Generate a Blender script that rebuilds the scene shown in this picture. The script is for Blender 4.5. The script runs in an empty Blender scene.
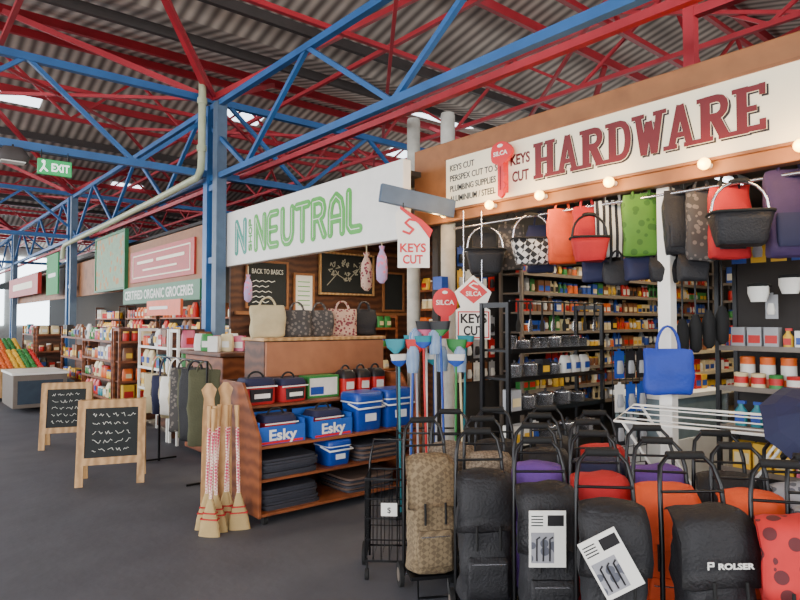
import bpy, math, random
from mathutils import Vector, Matrix, noise
random.seed(7)
COL=bpy.context.scene.collection
pi=math.pi
# ------------------------------------------------------------ materials
def lin(c):
    c=c/255.0
    return c/12.92 if c<=0.04045 else ((c+0.055)/1.055)**2.4
MATS={}
def mat(name,rgb,rough=.55,metal=0,var=.12,scale=9,bump=0,emit=0,pat=None,rgb2=None,ps=20,axis='X'):
    if name in MATS: return MATS[name]
    m=bpy.data.materials.new(name); m.use_nodes=True
    nt=m.node_tree; N=nt.nodes; L=nt.links
    b=N['Principled BSDF']
    b.inputs['Roughness'].default_value=rough; b.inputs['Metallic'].default_value=metal
    col=tuple(lin(x) for x in rgb)+(1,)
    tc=N.new('ShaderNodeTexCoord'); nz=N.new('ShaderNodeTexNoise'); nz.inputs['Scale'].default_value=scale
    nz.inputs['Detail'].default_value=4
    L.new(tc.outputs['Object'],nz.inputs['Vector'])
    mr=N.new('ShaderNodeMapRange'); mr.inputs['From Min'].default_value=.25; mr.inputs['From Max'].default_value=.75
    mr.inputs['To Min'].default_value=1-var; mr.inputs['To Max'].default_value=1+var
    L.new(nz.outputs['Fac'],mr.inputs['Value'])
    vm=N.new('ShaderNodeVectorMath'); vm.operation='SCALE'; L.new(mr.outputs[0],vm.inputs['Scale'])
    vm.inputs[0].default_value=col[:3]
    if pat:
        c2=tuple(lin(x) for x in rgb2)+(1,)
        mx=N.new('ShaderNodeMix'); mx.data_type='RGBA'
        mx.inputs['A'].default_value=col; mx.inputs['B'].default_value=c2
        if pat in('stripe','wood'):
            w=N.new('ShaderNodeTexWave'); w.bands_direction=axis; w.inputs['Scale'].default_value=ps
            if pat=='wood':
                w.inputs['Distortion'].default_value=5; w.inputs['Detail'].default_value=3; w.inputs['Detail Scale'].default_value=1.5
                L.new(w.outputs['Fac'],mx.inputs['Factor'])
            else:
                g=N.new('ShaderNodeMath'); g.operation='GREATER_THAN'; g.inputs[1].default_value=.5
                L.new(w.outputs['Fac'],g.inputs[0]); L.new(g.outputs[0],mx.inputs['Factor'])
            L.new(tc.outputs['Object'],w.inputs['Vector'])
        elif pat=='soft':
            w=N.new('ShaderNodeTexWave'); w.bands_direction=axis; w.inputs['Scale'].default_value=ps
            L.new(tc.outputs['Object'],w.inputs['Vector']); L.new(w.outputs['Fac'],mx.inputs['Factor'])
        elif pat=='check':
            w=N.new('ShaderNodeTexChecker'); w.inputs['Scale'].default_value=ps
            w.inputs['Color1'].default_value=col; w.inputs['Color2'].default_value=c2
            mp=N.new('ShaderNodeMapping'); mp.inputs['Rotation'].default_value=(.6,.6,.78); mp.inputs['Location'].default_value=(.013,.017,.011)
            L.new(tc.outputs['Object'],mp.inputs['Vector']); L.new(mp.outputs[0],w.inputs['Vector']); L.new(w.outputs['Fac'],mx.inputs['Factor'])
        elif pat=='spots':
            w=N.new('ShaderNodeTexVoronoi'); w.inputs['Scale'].default_value=ps
            L.new(tc.outputs['Object'],w.inputs['Vector'])
            g=N.new('ShaderNodeMath'); g.operation='LESS_THAN'; g.inputs[1].default_value=.38
            L.new(w.outputs['Distance'],g.inputs[0]); L.new(g.outputs[0],mx.inputs['Factor'])
        L.new(mx.outputs['Result'],vm.inputs[0])
    L.new(vm.outputs[0],b.inputs['Base Color'])
    if bump:
        bp=N.new('ShaderNodeBump'); bp.inputs['Strength'].default_value=bump; bp.inputs['Distance'].default_value=.01
        n2=N.new('ShaderNodeTexNoise'); n2.inputs['Scale'].default_value=scale*6
        L.new(tc.outputs['Object'],n2.inputs['Vector']); L.new(n2.outputs['Fac'],bp.inputs['Height']); L.new(bp.outputs[0],b.inputs['Normal'])
    if emit:
        b.inputs['Emission Color'].default_value=col; b.inputs['Emission Strength'].default_value=emit
    MATS[name]=m; return m
BLUE=mat('steel_blue_paint',(38,92,148),.45,var=.2,scale=3)
RED=mat('steel_red_paint',(172,38,50),.5,var=.2,scale=3)
DARKST=mat('dark_steel',(64,58,56),.6)
SLATE=mat('slate_blue_paint',(78,98,120),.5)
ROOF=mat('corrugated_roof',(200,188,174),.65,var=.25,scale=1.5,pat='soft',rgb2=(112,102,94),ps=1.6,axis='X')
CREAMP=mat('cream_pipe',(176,182,148),.4)
WOODF=mat('fascia_timber',(146,94,54),.6,pat='wood',rgb2=(116,72,40),ps=2,axis='Z')
WOODD=mat('dark_timber',(98,58,36),.55,pat='wood',rgb2=(66,38,24),ps=3,axis='Z')
WOODM=mat('shelf_timber',(142,80,44),.5,pat='wood',rgb2=(108,56,30),ps=3,axis='Z')
WOODP=mat('pine_timber',(198,156,104),.55,pat='wood',rgb2=(166,124,76),ps=4,axis='X')
WHITE=mat('white_paint',(236,234,226),.5,var=.04)
CREAM=mat('cream_sign_paint',(244,236,208),.5,var=.04,scale=3)
POST=mat('weathered_post',(178,176,166),.7,var=.2)
MAROON=mat('maroon_lettering',(96,10,20),.5)
BLACKT=mat('black_lettering',(24,22,24),.5)
SRED=mat('sign_red',(205,20,30),.4)
GREENL=mat('green_lettering',(56,160,36),.5)
TEAL=mat('teal_lettering',(20,140,120),.5)
GREENS=mat('green_sign_paint',(30,106,62),.5)
SREDB=mat('red_sign_board',(178,48,42),.5)
ORANGES=mat('orange_sign',(228,96,46),.5)
FLOORM=mat('asphalt_floor',(80,81,87),.7,var=.2,scale=2.2,bump=.25)
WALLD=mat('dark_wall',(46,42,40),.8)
WALLG=mat('grey_wall',(170,170,166),.8)
CHALK=mat('chalk',(225,225,215),.9)
BOARDB=mat('chalkboard',(30,34,34),.8)
BLACKF=mat('black_nylon_fabric',(22,22,26),.65,var=.35,scale=14,bump=.5)
BLACKM=mat('black_metal',(18,18,20),.35,metal=.3)
BLACKR=mat('black_rubber',(14,14,14),.8)
CHROME=mat('chrome_metal',(200,200,205),.22,metal=.9)
PLAID=mat('beige_plaid_fabric',(132,114,86),.85,pat='check',rgb2=(104,88,66),ps=42,bump=.4)
TAUPE=mat('taupe_fabric',(130,116,98),.8,pat='check',rgb2=(96,84,70),ps=60)
ORANGEF=mat('orange_fabric',(216,78,30),.75,bump=.3)
REDF=mat('red_fabric',(178,24,30),.75,bump=.3)
REDPF=mat('red_spotted_fabric',(196,36,38),.75,pat='spots',rgb2=(90,30,34),ps=14)
PURPF=mat('purple_fabric',(92,56,136),.75,bump=.3)
DPURPF=mat('dark_purple_fabric',(50,32,72),.75,bump=.3)
GREYF=mat('grey_patterned_fabric',(150,150,156),.8,pat='spots',rgb2=(86,88,98),ps=18)
DGREYF=mat('charcoal_patterned_fabric',(66,62,60),.8,pat='spots',rgb2=(112,104,96),ps=26)
BLUEF=mat('blue_fabric',(18,54,156),.6,bump=.3)
NAVYF=mat('navy_fabric',(24,28,62),.75)
GREENF=mat('green_fabric',(74,122,36),.75,pat='spots',rgb2=(52,96,30),ps=16)
STRIPEF=mat('striped_fabric',(225,222,214),.75,pat='stripe',rgb2=(30,30,36),ps=7,axis='X')
CHECKF=mat('harlequin_fabric',(26,26,28),.7,pat='check',rgb2=(205,202,196),ps=26)
BEIGEF=mat('beige_canvas',(184,168,130),.85,bump=.4)
FLORAL=mat('floral_cotton',(186,154,134),.85,pat='spots',rgb2=(120,50,60),ps=30)
LILACF=mat('lilac_floral',(170,150,190),.85,pat='spots',rgb2=(220,120,150),ps=26)
OLIVE=mat('olive_cloth',(80,80,56),.85,bump=.4)
COOLB=mat('cooler_blue_plastic',(16,62,150),.35)
COOLW=mat('cooler_white_plastic',(216,220,224),.35)
CARDB=mat('cardboard_blue_print',(22,84,172),.6)
STRAW=mat('millet_straw',(200,174,122),.9,pat='soft',rgb2=(150,122,76),ps=40,axis='X')
PINKH=mat('pink_patterned_handle',(200,50,90),.5,pat='check',rgb2=(240,220,200),ps=60)
MAT_DK=mat('rubber_car_mat',(48,50,60),.7,bump=.4)
BULB=mat('glowing_bulb',(255,196,84),.3,emit=14)
TUBE=mat('fluorescent_tube',(235,245,255),.3,emit=7)
SKYL=mat('skylight_sheet',(225,238,250),.5,emit=4.0)
WINM=mat('bright_window_glazing',(220,232,240),.4,emit=7)
EXITG=mat('exit_green',(20,150,80),.4,emit=.8)
EXITW=mat('exit_white',(245,255,250),.4,emit=1.2)
GLASS=mat('counter_glass',(150,170,175),.08,metal=.3)
PAL={}
for n,c in dict(red=(190,32,30),yellow=(222,176,46),blue=(30,70,156),white=(222,220,212),green=(46,126,58),orange=(214,98,32),black=(30,30,34),brown=(122,76,44),cream=(216,198,152),teal=(34,126,138),pink=(204,96,128),silver=(156,158,162)).items():
    PAL[n]=mat('pack_'+n,c,.45)
METALP=mat('pack_bright_metal',(190,190,194),.25,metal=.85); PAL['metal']=METALP
# ------------------------------------------------------------ mesh builder
class MB:
    def __init__(s): s.v=[];s.f=[];s.mi=[];s.sm=[];s.k=0
    def add(s,vs,fs,m=0,sm=False):
        o=len(s.v); s.v+= [tuple(x) for x in vs]
        for f in fs: s.f.append([i+o for i in f]); s.mi.append(m); s.sm.append(sm)
        return s
    def box(s,x0,x1,y0,y1,z0,z1,m=0):
        v=[(x0,y0,z0),(x1,y0,z0),(x1,y1,z0),(x0,y1,z0),(x0,y0,z1),(x1,y0,z1),(x1,y1,z1),(x0,y1,z1)]
        return s.add(v,[(3,2,1,0),(4,5,6,7),(0,1,5,4),(1,2,6,5),(2,3,7,6),(3,0,4,7)],m)
    def beam(s,a,b,w,h,m=0):
        a=Vector(a);b=Vector(b);t=(b-a).normalized()
        up=Vector((0,0,1)) if abs(t.z)<.95 else Vector((1,0,0))
        r=t.cross(up).normalized(); u=r.cross(t).normalized()
        vs=[p+r*(i*w/2)+u*(j*h/2) for p in(a,b) for i,j in((-1,-1),(1,-1),(1,1),(-1,1))]
        return s.add(vs,[(3,2,1,0),(4,5,6,7),(0,1,5,4),(1,2,6,5),(2,3,7,6),(3,0,4,7)],m)
    def tube(s,pts,r,seg=8,m=0,closed=False):
        pts=[Vector(p) for p in pts]; n=len(pts); vs=[];pr=None
        for i,p in enumerate(pts):
            if closed: t=(pts[(i+1)%n]-pts[i-1])
            else: t=pts[min(i+1,n-1)]-pts[max(i-1,0)]
            t.normalize()
            if pr is None:
                up=Vector((0,0,1)) if abs(t.z)<.9 else Vector((1,0,0)); pr=t.cross(up).normalized()
            pr=(pr-t*pr.dot(t)).normalized(); u=t.cross(pr)
            rr=r[i] if isinstance(r,(list,tuple)) else r
            for k in range(seg):
                a=2*pi*k/seg; vs.append(p+pr*math.cos(a)*rr+u*math.sin(a)*rr)
        fs=[]
        for i in range(n if closed else n-1):
            j=(i+1)%n
            for k in range(seg):
                k2=(k+1)%seg; fs.append((i*seg+k,i*seg+k2,j*seg+k2,j*seg+k))
        s.add(vs,fs,m,True)
        if not closed:
            s.add(vs[:seg],[tuple(range(seg))[::-1]],m); s.add(vs[-seg:],[tuple(range(seg))],m)
        return s
    def loft(s,secs,n=20,e=.4,m=0,cap=True):
        vs=[]
        for cx,cy,z,w,d in secs:
            for k in range(n):
                a=2*pi*(k+.5)/n; c=math.cos(a); q=math.sin(a)
                vs.append((cx+math.copysign(abs(c)**e,c)*w/2,cy+math.copysign(abs(q)**e,q)*d/2,z))
        fs=[]
        for i in range(len(secs)-1):
            for k in range(n):
                k2=(k+1)%n; fs.append((i*n+k,i*n+k2,(i+1)*n+k2,(i+1)*n+k))
        s.add(vs,fs,m,True)
        if cap: s.add(vs[:n],[tuple(range(n))[::-1]],m); s.add(vs[-n:],[tuple(range(n))],m)
        return s
    def dense(s,secs,sub,n,e,m=0):
        out=[]
        for a,b in zip(secs,secs[1:]):
            for i in range(sub):
                t=i/sub; out.append(tuple(p+(q-p)*t for p,q in zip(a,b)))
        out.append(secs[-1]); return s.loft(out,n,e,m)
    def wrinkle(s,amp,freq,seed=0):
        o=Vector((seed*3.1,seed*1.7,seed*2.3))
        s.v=[tuple(Vector(v)+noise.noise_vector(Vector(v)*freq+o)*amp) for v in s.v]; return s
    def lathe(s,prof,seg=16,c=(0,0,0),m=0):
        return s.loft([(c[0],c[1],c[2]+z,2*r,2*r) for r,z in prof],seg,1,m)
    def ball(s,c,rx,ry,rz,m=0,n=12):
        return s.loft([(c[0],c[1],c[2]-rz*math.cos(pi*i/8),2*rx*max(.02,math.sin(pi*i/8)),2*ry*max(.02,math.sin(pi*i/8))) for i in range(9)],n,1,m)
    def prism(s,pts,z0,z1,m=0):
        n=len(pts); vs=[(x,y,z0) for x,y in pts]+[(x,y,z1) for x,y in pts]
        return s.add(vs,[tuple(range(n))[::-1],tuple(range(n,2*n))]+[(i,(i+1)%n,n+(i+1)%n,n+i) for i in range(n)],m)
    def stroke(s,pts,w,z0,z1,m=0,rnd=True):
        # every piece gets a slightly different height so no faces are coplanar
        for i in range(len(pts)-1):
            s.k+=1; dz=.00012*(s.k%9)
            a=Vector(pts[i]);b=Vector(pts[i+1]); t=(b-a).normalized(); q=Vector((-t.y,t.x))*w/2
            s.prism([a-q,b-q,b+q,a+q],z0,z1+dz,m)
        if rnd:
            for p in pts:
                s.k+=1; dz=.00012*(s.k%9)+.00006
                s.prism([(p[0]+w/2*math.cos(2*pi*k/14),p[1]+w/2*math.sin(2*pi*k/14)) for k in range(14)],z0,z1+dz,m)
        return s
    def mesh(s,name,mats):
        me=bpy.data.meshes.new(name); me.from_pydata(s.v,[],s.f)
        for m in (mats if isinstance(mats,(list,tuple)) else [mats]): me.materials.append(m)
        me.polygons.foreach_set('material_index',s.mi); me.polygons.foreach_set('use_smooth',s.sm)
        me.update(); return me
    def obj(s,name,mats,parent=None,loc=(0,0,0),rot=(0,0,0),bevel=0):
        o=bpy.data.objects.new(name,s.mesh(name,mats)); COL.objects.link(o)
        o.location=loc; o.rotation_euler=rot
        if parent: o.parent=parent
        if bevel:
            b=o.modifiers.new('b','BEVEL'); b.width=bevel; b.segments=2; b.limit_method='ANGLE'
        return o
def tag(o,label,cat,group=None,kind=None):
    o['label']=label; o['category']=cat
    if group: o['group']=group
    if kind: o['kind']=kind
    return o
def thing(name,label,cat,loc=(0,0,0),rot=(0,0,0),group=None):
    e=bpy.data.objects.new(name,None); e.empty_display_size=.1; COL.objects.link(e)
    e.location=loc; e.rotation_euler=rot
    return tag(e,label,cat,group)
def struct(o): o['kind']='structure'; return o
def clone(r,loc,rot=None,mm=None,label=None,parent=None):
    n=r.copy(); COL.objects.link(n)
    if parent is None:
        n.location=loc
        if rot is not None: n.rotation_euler=rot
        if label: n['label']=label
    else: n.parent=parent
    base=n.name.split('.')[0]
    if mm and base in mm and n.type=='MESH':
        n.material_slots[0].link='OBJECT'; n.material_slots[0].material=mm[base]
    for c in r.children: clone(c,None,None,mm,None,n)
    return n
def txt(body,size,m,parent,loc,width=None,off=0,name='lettering',align='LEFT',ex=.0015,rot=(0,0,0)):
    cu=bpy.data.curves.new('t','FONT'); cu.body=body; cu.size=size; cu.offset=off; cu.extrude=ex; cu.resolution_u=3
    cu.align_x=align
    t=bpy.data.objects.new('t',cu); COL.objects.link(t)
    bpy.context.view_layer.update()
    me=bpy.data.meshes.new_from_object(t.evaluated_get(bpy.context.evaluated_depsgraph_get()))
    bpy.data.objects.remove(t)
    me.materials.clear(); me.materials.append(m)
    o=bpy.data.objects.new(name,me); COL.objects.link(o); o.parent=parent; o.location=loc; o.rotation_euler=rot
    if width and len(me.vertices):
        xs=[v.co.x for v in me.vertices]; f=width/(max(xs)-min(xs))
        for v in me.vertices: v.co.x*=f
    return o
FX=(pi/2,0,-pi/2)   # faces the aisle
FY=(pi/2,0,0)       # faces along the aisle
# ------------------------------------------------------------ structure
struct(MB().box(-14,21,-14,40,-.1,0).obj('floor',FLOORM))
ys=[]
BAY=8.3
vs=[];fs=[]
for i in range(-2,5):
    ys+= [(i*BAY,5.75),(i*BAY+BAY/2,6.8)]
ys.append((5*BAY,5.75))
for y,z in ys: vs+= [(-14,y,z),(21,y,z),(-14,y,z+.06),(21,y,z+.06)]
for i in range(len(ys)-1):
    a=i*4;b=a+4
    fs+=[(a,a+1,b+1,b),(a+2,b+2,b+3,a+3)]
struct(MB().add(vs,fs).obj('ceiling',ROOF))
struct(MB().box(-14,21,40,40.1,0,5.7).obj('wall_north',WALLG))
for i in range(8):
    struct(MB().box(-10+2.6*i,-7.8+2.6*i,39.9,39.98,1.4,5.2).obj('window_%d'%(i+1),WINM))
struct(MB().box(21,21.1,-14,40,0,5.7).obj('wall_east',WALLD))
# purlins and skylights
for i in range(-1,5):
    for j,f in enumerate((.08,.3,.5,.72,.92)):
        y=i*BAY+f*BAY; z=5.75+1.05*(1-abs(f-.5)*2)-.1
        o=MB().box(-14,21,y-.04,y+.04,z-.09,z+.05).obj('roof_purlin',RED if j in(1,2,3) else DARKST)
        tag(o,'long steel purlin under the corrugated roof','roof beam','roof purlins')
for (x,i,f,w) in [(6,0,.62,.9),(9,1,.2,1.6),(1.5,1,.75,1),(6,1,.62,1),(11,1,.62,1.),(1.5,2,.7,1),(6,2,.7,1),(1.5,3,.7,1),(12,0,.62,1.2),(-3,0,.3,1.5),(-1,2,.2,1.),(-3,2,.3,1.),(-4,-1,.4,1.5),(2,-1,.4,1.5),(8,-1,.4,1.5)]:
    y0=i*BAY+f*BAY; y1=y0+.4
    z=lambda y:5.75+1.05*(1-abs((y/BAY)%1-.5)*2)-.03
    vs=[(x,y0,z(y0)),(x+w,y0,z(y0)),(x+w,y1,z(y1)),(x,y1,z(y1))]; vs+=[(a,b,c+.02) for a,b,c in vs]
    o=MB().add(vs,[(3,2,1,0),(4,5,6,7),(0,1,5,4),(1,2,6,5),(2,3,7,6),(3,0,4,7)]).obj('skylight',SKYL)
    tag(o,'translucent skylight sheet in the corrugated roof','skylight','roof skylights')
def truss(a,b,z0,z1,n,label,w=.09,m=BLUE,flip=0,bw=.05):
    a=Vector(a);b=Vector(b)
    t=thing('roof_truss',label,'roof truss',a,group='roof trusses')
    d=b-a; L=d.length; u=d/L
    MB().beam((0,0,z1),d+Vector((0,0,z1)),w,w).obj('chord',m,t)
    MB().beam((0,0,z0),d+Vector((0,0,z0)),w,w).obj('chord',m,t)
    for i in range(n):
        p=u*(L*i/n); q=u*(L*(i+1)/n)
        lo,hi=(z0,z1) if (i+flip)%2 else (z1,z0)
        MB().beam(p+Vector((0,0,lo)),q+Vector((0,0,hi)),bw,bw).obj('brace',m,t)
    return t
for j in(1,2,3):
    truss((-12.5,BAY*j,0),(20,BAY*j,0),3.65,4.7,26,'blue lattice truss crossing over the aisle',flip=j%2)
truss((3.5,-6,0),(3.5,38,0),3.58,4.58,30,'blue lattice truss running above the shop fronts',.075)
truss((12,-6,0),(12,38,0),3.6,4.6,24,'blue lattice truss running behind the shops')
truss((-5.5,-6,0),(-5.5,38,0),3.6,4.6,24,'blue lattice truss across the aisle')
for y in(BAY*.5,BAY*1.5,BAY*2.5,BAY*3.5):
    truss((-12.5,y,0),(20,y,0),5.3,6.3,28,'red lattice truss beneath the roof ridge',.07,RED,0,.045)
truss((7.5,-6,0),(7.5,38,0),4.9,5.7,36,'red lattice truss running along the roof',.06,RED,0,.04)
truss((-1,-6,0),(-1,38,0),4.9,5.7,36,'red lattice truss running along the roof',.06,RED,0,.04)
def rod(a,b,w=.07,m=RED,n='roof_strut',l='red painted steel roof strut'):
    o=MB().beam(a,b,w,w).obj(n,m); tag(o,l,'roof strut','roof struts'); return o
rod((3.95,-6,3.68),(3.95,38,3.68),.065)
for x in(-3.5,1.2,5.4,9.5,14): rod((x,-8,5.45),(x,38,5.45),.06)
for j in(0,1,2,3):
    for x in(-5.5,3.5,12):
        y=BAY*j
        for dx,dy in((2.2,2.3),(-2.2,2.3),(2.2,-2.3),(-2.2,-2.3)): rod((x,y,4.72),(x+dx,y+dy,6.15),.08)
    for dy in(2.1,6.2): rod((-12,BAY*j+dy,5.15),(20,BAY*j+dy,5.15),.06)
    for k in range(7):
        x=-5.5+3.0*k
        rod((x,BAY*j+.1,4.75),(x+3.0,BAY*j+4.1,5.3),.045)
        rod((x+3,BAY*j+.1,4.75),(x,BAY*j+4.1,5.3),.045)
        rod((x,BAY*j+4.1,5.3),(x+3.0,BAY*j+8.2,4.75),.045)
# columns
for j in(1,2,3):
    t=thing('steel_column','blue painted twin steel column','column',(3.5,BAY*j,0),group='aisle columns')
    MB().box(-.07,.07,-.06,.08,0,4.6).obj('post',BLUE,t)
    MB().box(-.06,.08,-.36,-.22,0,4.6).obj('post',SLATE,t)
    for z in(1.2,2.4,3.4): MB().box(-.05,.07,-.22,-.06,z,z+.08).obj('batten',BLUE,t)
t=thing('drain_pipe','cream painted drain pipe with elbows along the shop fronts','pipe')
MB().tube([(3.3,8.12,4.9),(3.3,8.12,3.85),(3.3,8.14,3.68),(3.3,8.25,3.58),(3.3,10,3.52),(3.3,13,3.46),(3.3,16.2,3.4),(3.3,16.35,3.3),(3.3,16.4,3.1)],.05,12).obj('pipe',CREAMP,t)
for p in((3.3,8.12,4.6),(3.3,8.12,3.95)): MB().lathe([(.064,-.04),(.068,0),(.064,.04)],14,p).obj('pipe_collar',CREAMP,t)
# ------------------------------------------------------------ exit sign, lamp
t=thing('exit_sign','green illuminated EXIT sign hanging from the truss','sign',(1.55,8.2,3.42),FY)
MB().box(-.18,.18,-.09,.09,-.03,0).obj('panel',EXITG,t,bevel=.004)
txt('EXIT',.13,EXITW,t,(-.04,-.045,.002),width=.19,off=.003)
MB().stroke([(-.15,-.06),(-.12,-.01),(-.11,.03)],.018,.001,.004).stroke([(-.12,-.01),(-.08,-.05)],.018,.001,.004).prism([(-.12+.02*math.cos(a),.055+.02*math.sin(a)) for a in [k*pi/5 for k in range(10)]],.001,.004).obj('running_symbol',EXITW,t)
for x in(-.14,.14): MB().tube([(x,.09,-.015),(x,.2,-.015)],.006).obj('hanger',BLACKM,t)
t=thing('floodlight','grey floodlight fitting hung from the truss','light fitting',(1.12,8.2,3.42))
MB().loft([(0,0,0,.3,.2),(0,0,.06,.34,.24),(0,0,.16,.2,.16)],16,.5).obj('housing',DARKST,t)
MB().box(-.12,.12,-.08,.08,-.012,0).obj('lens',WHITE,t)
MB().tube([(0,0,.16),(0,0,.2)],.012).obj('bracket',BLACKM,t)
# ------------------------------------------------------------ hardware shop shell
struct(MB().box(4.12,9.7,4.34,4.42,0,3.1).obj('wall_hardware_north',WALLD))
struct(MB().box(9.7,9.8,-3,4.42,0,3.1).obj('wall_hardware_east',WALLD))
struct(MB().box(4.2,9.8,-3,4.42,3.1,3.16).obj('ceiling_hardware',WALLD))
struct(MB().box(4.12,9.7,-3.1,-3,0,3.1).obj('wall_hardware_south',WALLD))
t=thing('shop_fascia','cream hardware shop sign with maroon slab letters on timber fascia','shop sign',(4.0,1.5,2.85),FX)
MB().box(-3.05,4.4,-.33,.42,-.1,0).obj('fascia_board',WOODF,t,bevel=.01)
MB().box(-2.58,4.2,-.22,.24,0,.02).obj('sign_panel',CREAM,t)
MB().box(-2.6,4.22,-.24,-.22,0,.03).box(-2.6,4.22,.24,.26,0,.03).obj('sign_trim',WOODF,t)
for i,(s,w) in enumerate((('KEYS CUT',.3),('PERSPEX CUT TO SIZE',.66),('PLUMBING SUPPLIES',.55),('ALUMINIUM / STEEL',.55))):
    txt(s,.078,BLACKT,t,(-2.53,.125-.095*i,.022),width=w,off=.0008)
txt('KEYS',.12,MAROON,t,(-1.82,.04,.022),width=.2,off=.003)
txt('CUT',.12,MAROON,t,(-1.80,-.1,.022),width=.17,off=.003)
SLAB={
'H':([[(.13,0),(.13,1)],[(.49,0),(.49,1)],[(.13,.5),(.49,.5)]],[(.13,0),(.13,1),(.49,0),(.49,1)]),
'A':([[(.11,0),(.31,1)],[(.51,0),(.31,1)],[(.18,.3),(.45,.3)]],[(.09,0),(.53,0)]),
'R':([[(.13,0),(.13,1)],[(.13,.93),(.36,.93),(.44,.9),(.49,.82),(.5,.73),(.48,.62),(.42,.55),(.36,.52),(.13,.52)],[(.32,.5),(.5,.04)]],[(.13,0),(.53,0),(.11,1)]),
'D':([[(.13,0),(.13,1)],[(.13,.93),(.32,.93),(.41,.89),(.47,.79),(.5,.65),(.51,.5),(.5,.35),(.47,.21),(.41,.11),(.32,.07),(.13,.07)]],[(.1,0),(.1,1)]),
'W':([[(.06,1),(.19,0)],[(.19,0),(.31,.8)],[(.31,.8),(.43,0)],[(.43,0),(.56,1)]],[(.06,1),(.56,1)]),
'E':([[(.13,0),(.13,1)],[(.13,.93),(.5,.93)],[(.13,.5),(.4,.5)],[(.13,.07),(.5,.07)],[(.5,.0),(.5,.24)],[(.5,.76),(.5,1)]],[(.1,0),(.1,1)])}
def slab(word,x0,y0,h,pitch,dx,dy,tw,z0,z1,name,m):
    b=MB(); W=1.12
    for i,ch in enumerate(word):
        st,se=SLAB[ch]
        ox=x0+i*pitch
        for s in st:
            thin=(len(s)==2 and s[0][1]==s[1][1]) or ch=='E' and s[0][0]>.4
            b.stroke([(ox+x*h*W+dx,y0+y*h+dy) for x,y in s],(.13 if thin else .22 if len(s)==2 and ch not in 'WA' else .17)*h+tw,z0,z1,0,len(s)>2)
        for x,y in se:
            yy=y0+(.045 if y<.5 else y-.045)*h+dy
            b.stroke([(ox+(x-.15)*h*W-tw*.5+dx,yy),(ox+(x+.15)*h*W+tw*.5+dx,yy)],.11*h+tw,z0,z1,0,False)
    return b.obj(name,m,t)
slab('HARDWARE',-1.57,-.115,.28,.2165,.013,-.013,.002,.0205,.0225,'letter_shadow',BLACKT)
slab('HARDWARE',-1.57,-.115,.28,.2165,0,0,.005,.024,.0255,'letter_outline',CREAM)
slab('HARDWARE',-1.57,-.115,.28,.2165,0,0,-.001,.027,.030,'lettering',MAROON)
for i,Y in enumerate((1.19,1.72,2.38,2.98,3.5,4.05,.75,.2)):
    b=thing('light_bulb','glowing warm bulb in a white holder on the timber fascia','light',(3.97,Y,2.585),group='fascia bulbs')
    MB().ball((-.05,0,0),.038,.038,.038).obj('bulb',BULB,b)
    MB().tube([(0.03,0,0),(-.02,0,0)],.02,10).obj('holder',WHITE,b)
    l=bpy.data.lights.new('lamp','POINT'); l.energy=8; l.color=(1,.6,.24); l.shadow_soft_size=.05
    lo=bpy.data.objects.new('lamp_glow',l); COL.objects.link(lo); lo.parent=b; lo.location=(-.15,0,-.02)
def key(b,cx,top,h,z0,z1,m=0):
    w=h*.48
    b.prism([(cx+w/2*math.cos(a)*(1+.1*math.cos(3*a)),top-w*.42+w*.42*math.sin(a)) for a in [k*2*pi/24 for k in range(24)]],z0,z1,m)
    w=h*.4
    b.prism([(cx-w*.16,top-w*.9),(cx-w*.16,top-h*.95),(cx,top-h),(cx+w*.16,top-h*.95),(cx+w*.16,top-h*.85),(cx+w*.3,top-h*.8),(cx+w*.16,top-h*.72),(cx+w*.28,top-h*.62),(cx+w*.16,top-h*.55),(cx+w*.16,top-w*.9)],z0,z1-.001,m)
t=thing('key_emblem','large red key emblem fixed on the hardware sign','sign',(3.93,3.36,2.62),FX)
b=MB(); key(b,0,.47,.47,0,.03); b.obj('key_blade',SRED,t)
MB().prism([(.03*math.cos(a),.435+.014*math.sin(a)) for a in [k*pi/6 for k in range(12)]],.031,.033).obj('key_hole',WHITE,t)
txt('SILCA',.05,WHITE,t,(0,.355,.031),width=.15,off=.001,align='CENTER')
MB().stroke([(0,.26),(0,.07)],.01,.0295,.032).obj('blade_groove',MAROON,t)
MB().box(-.02,.02,.05,.4,-.05,0).obj('mount',SRED,t)
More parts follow.
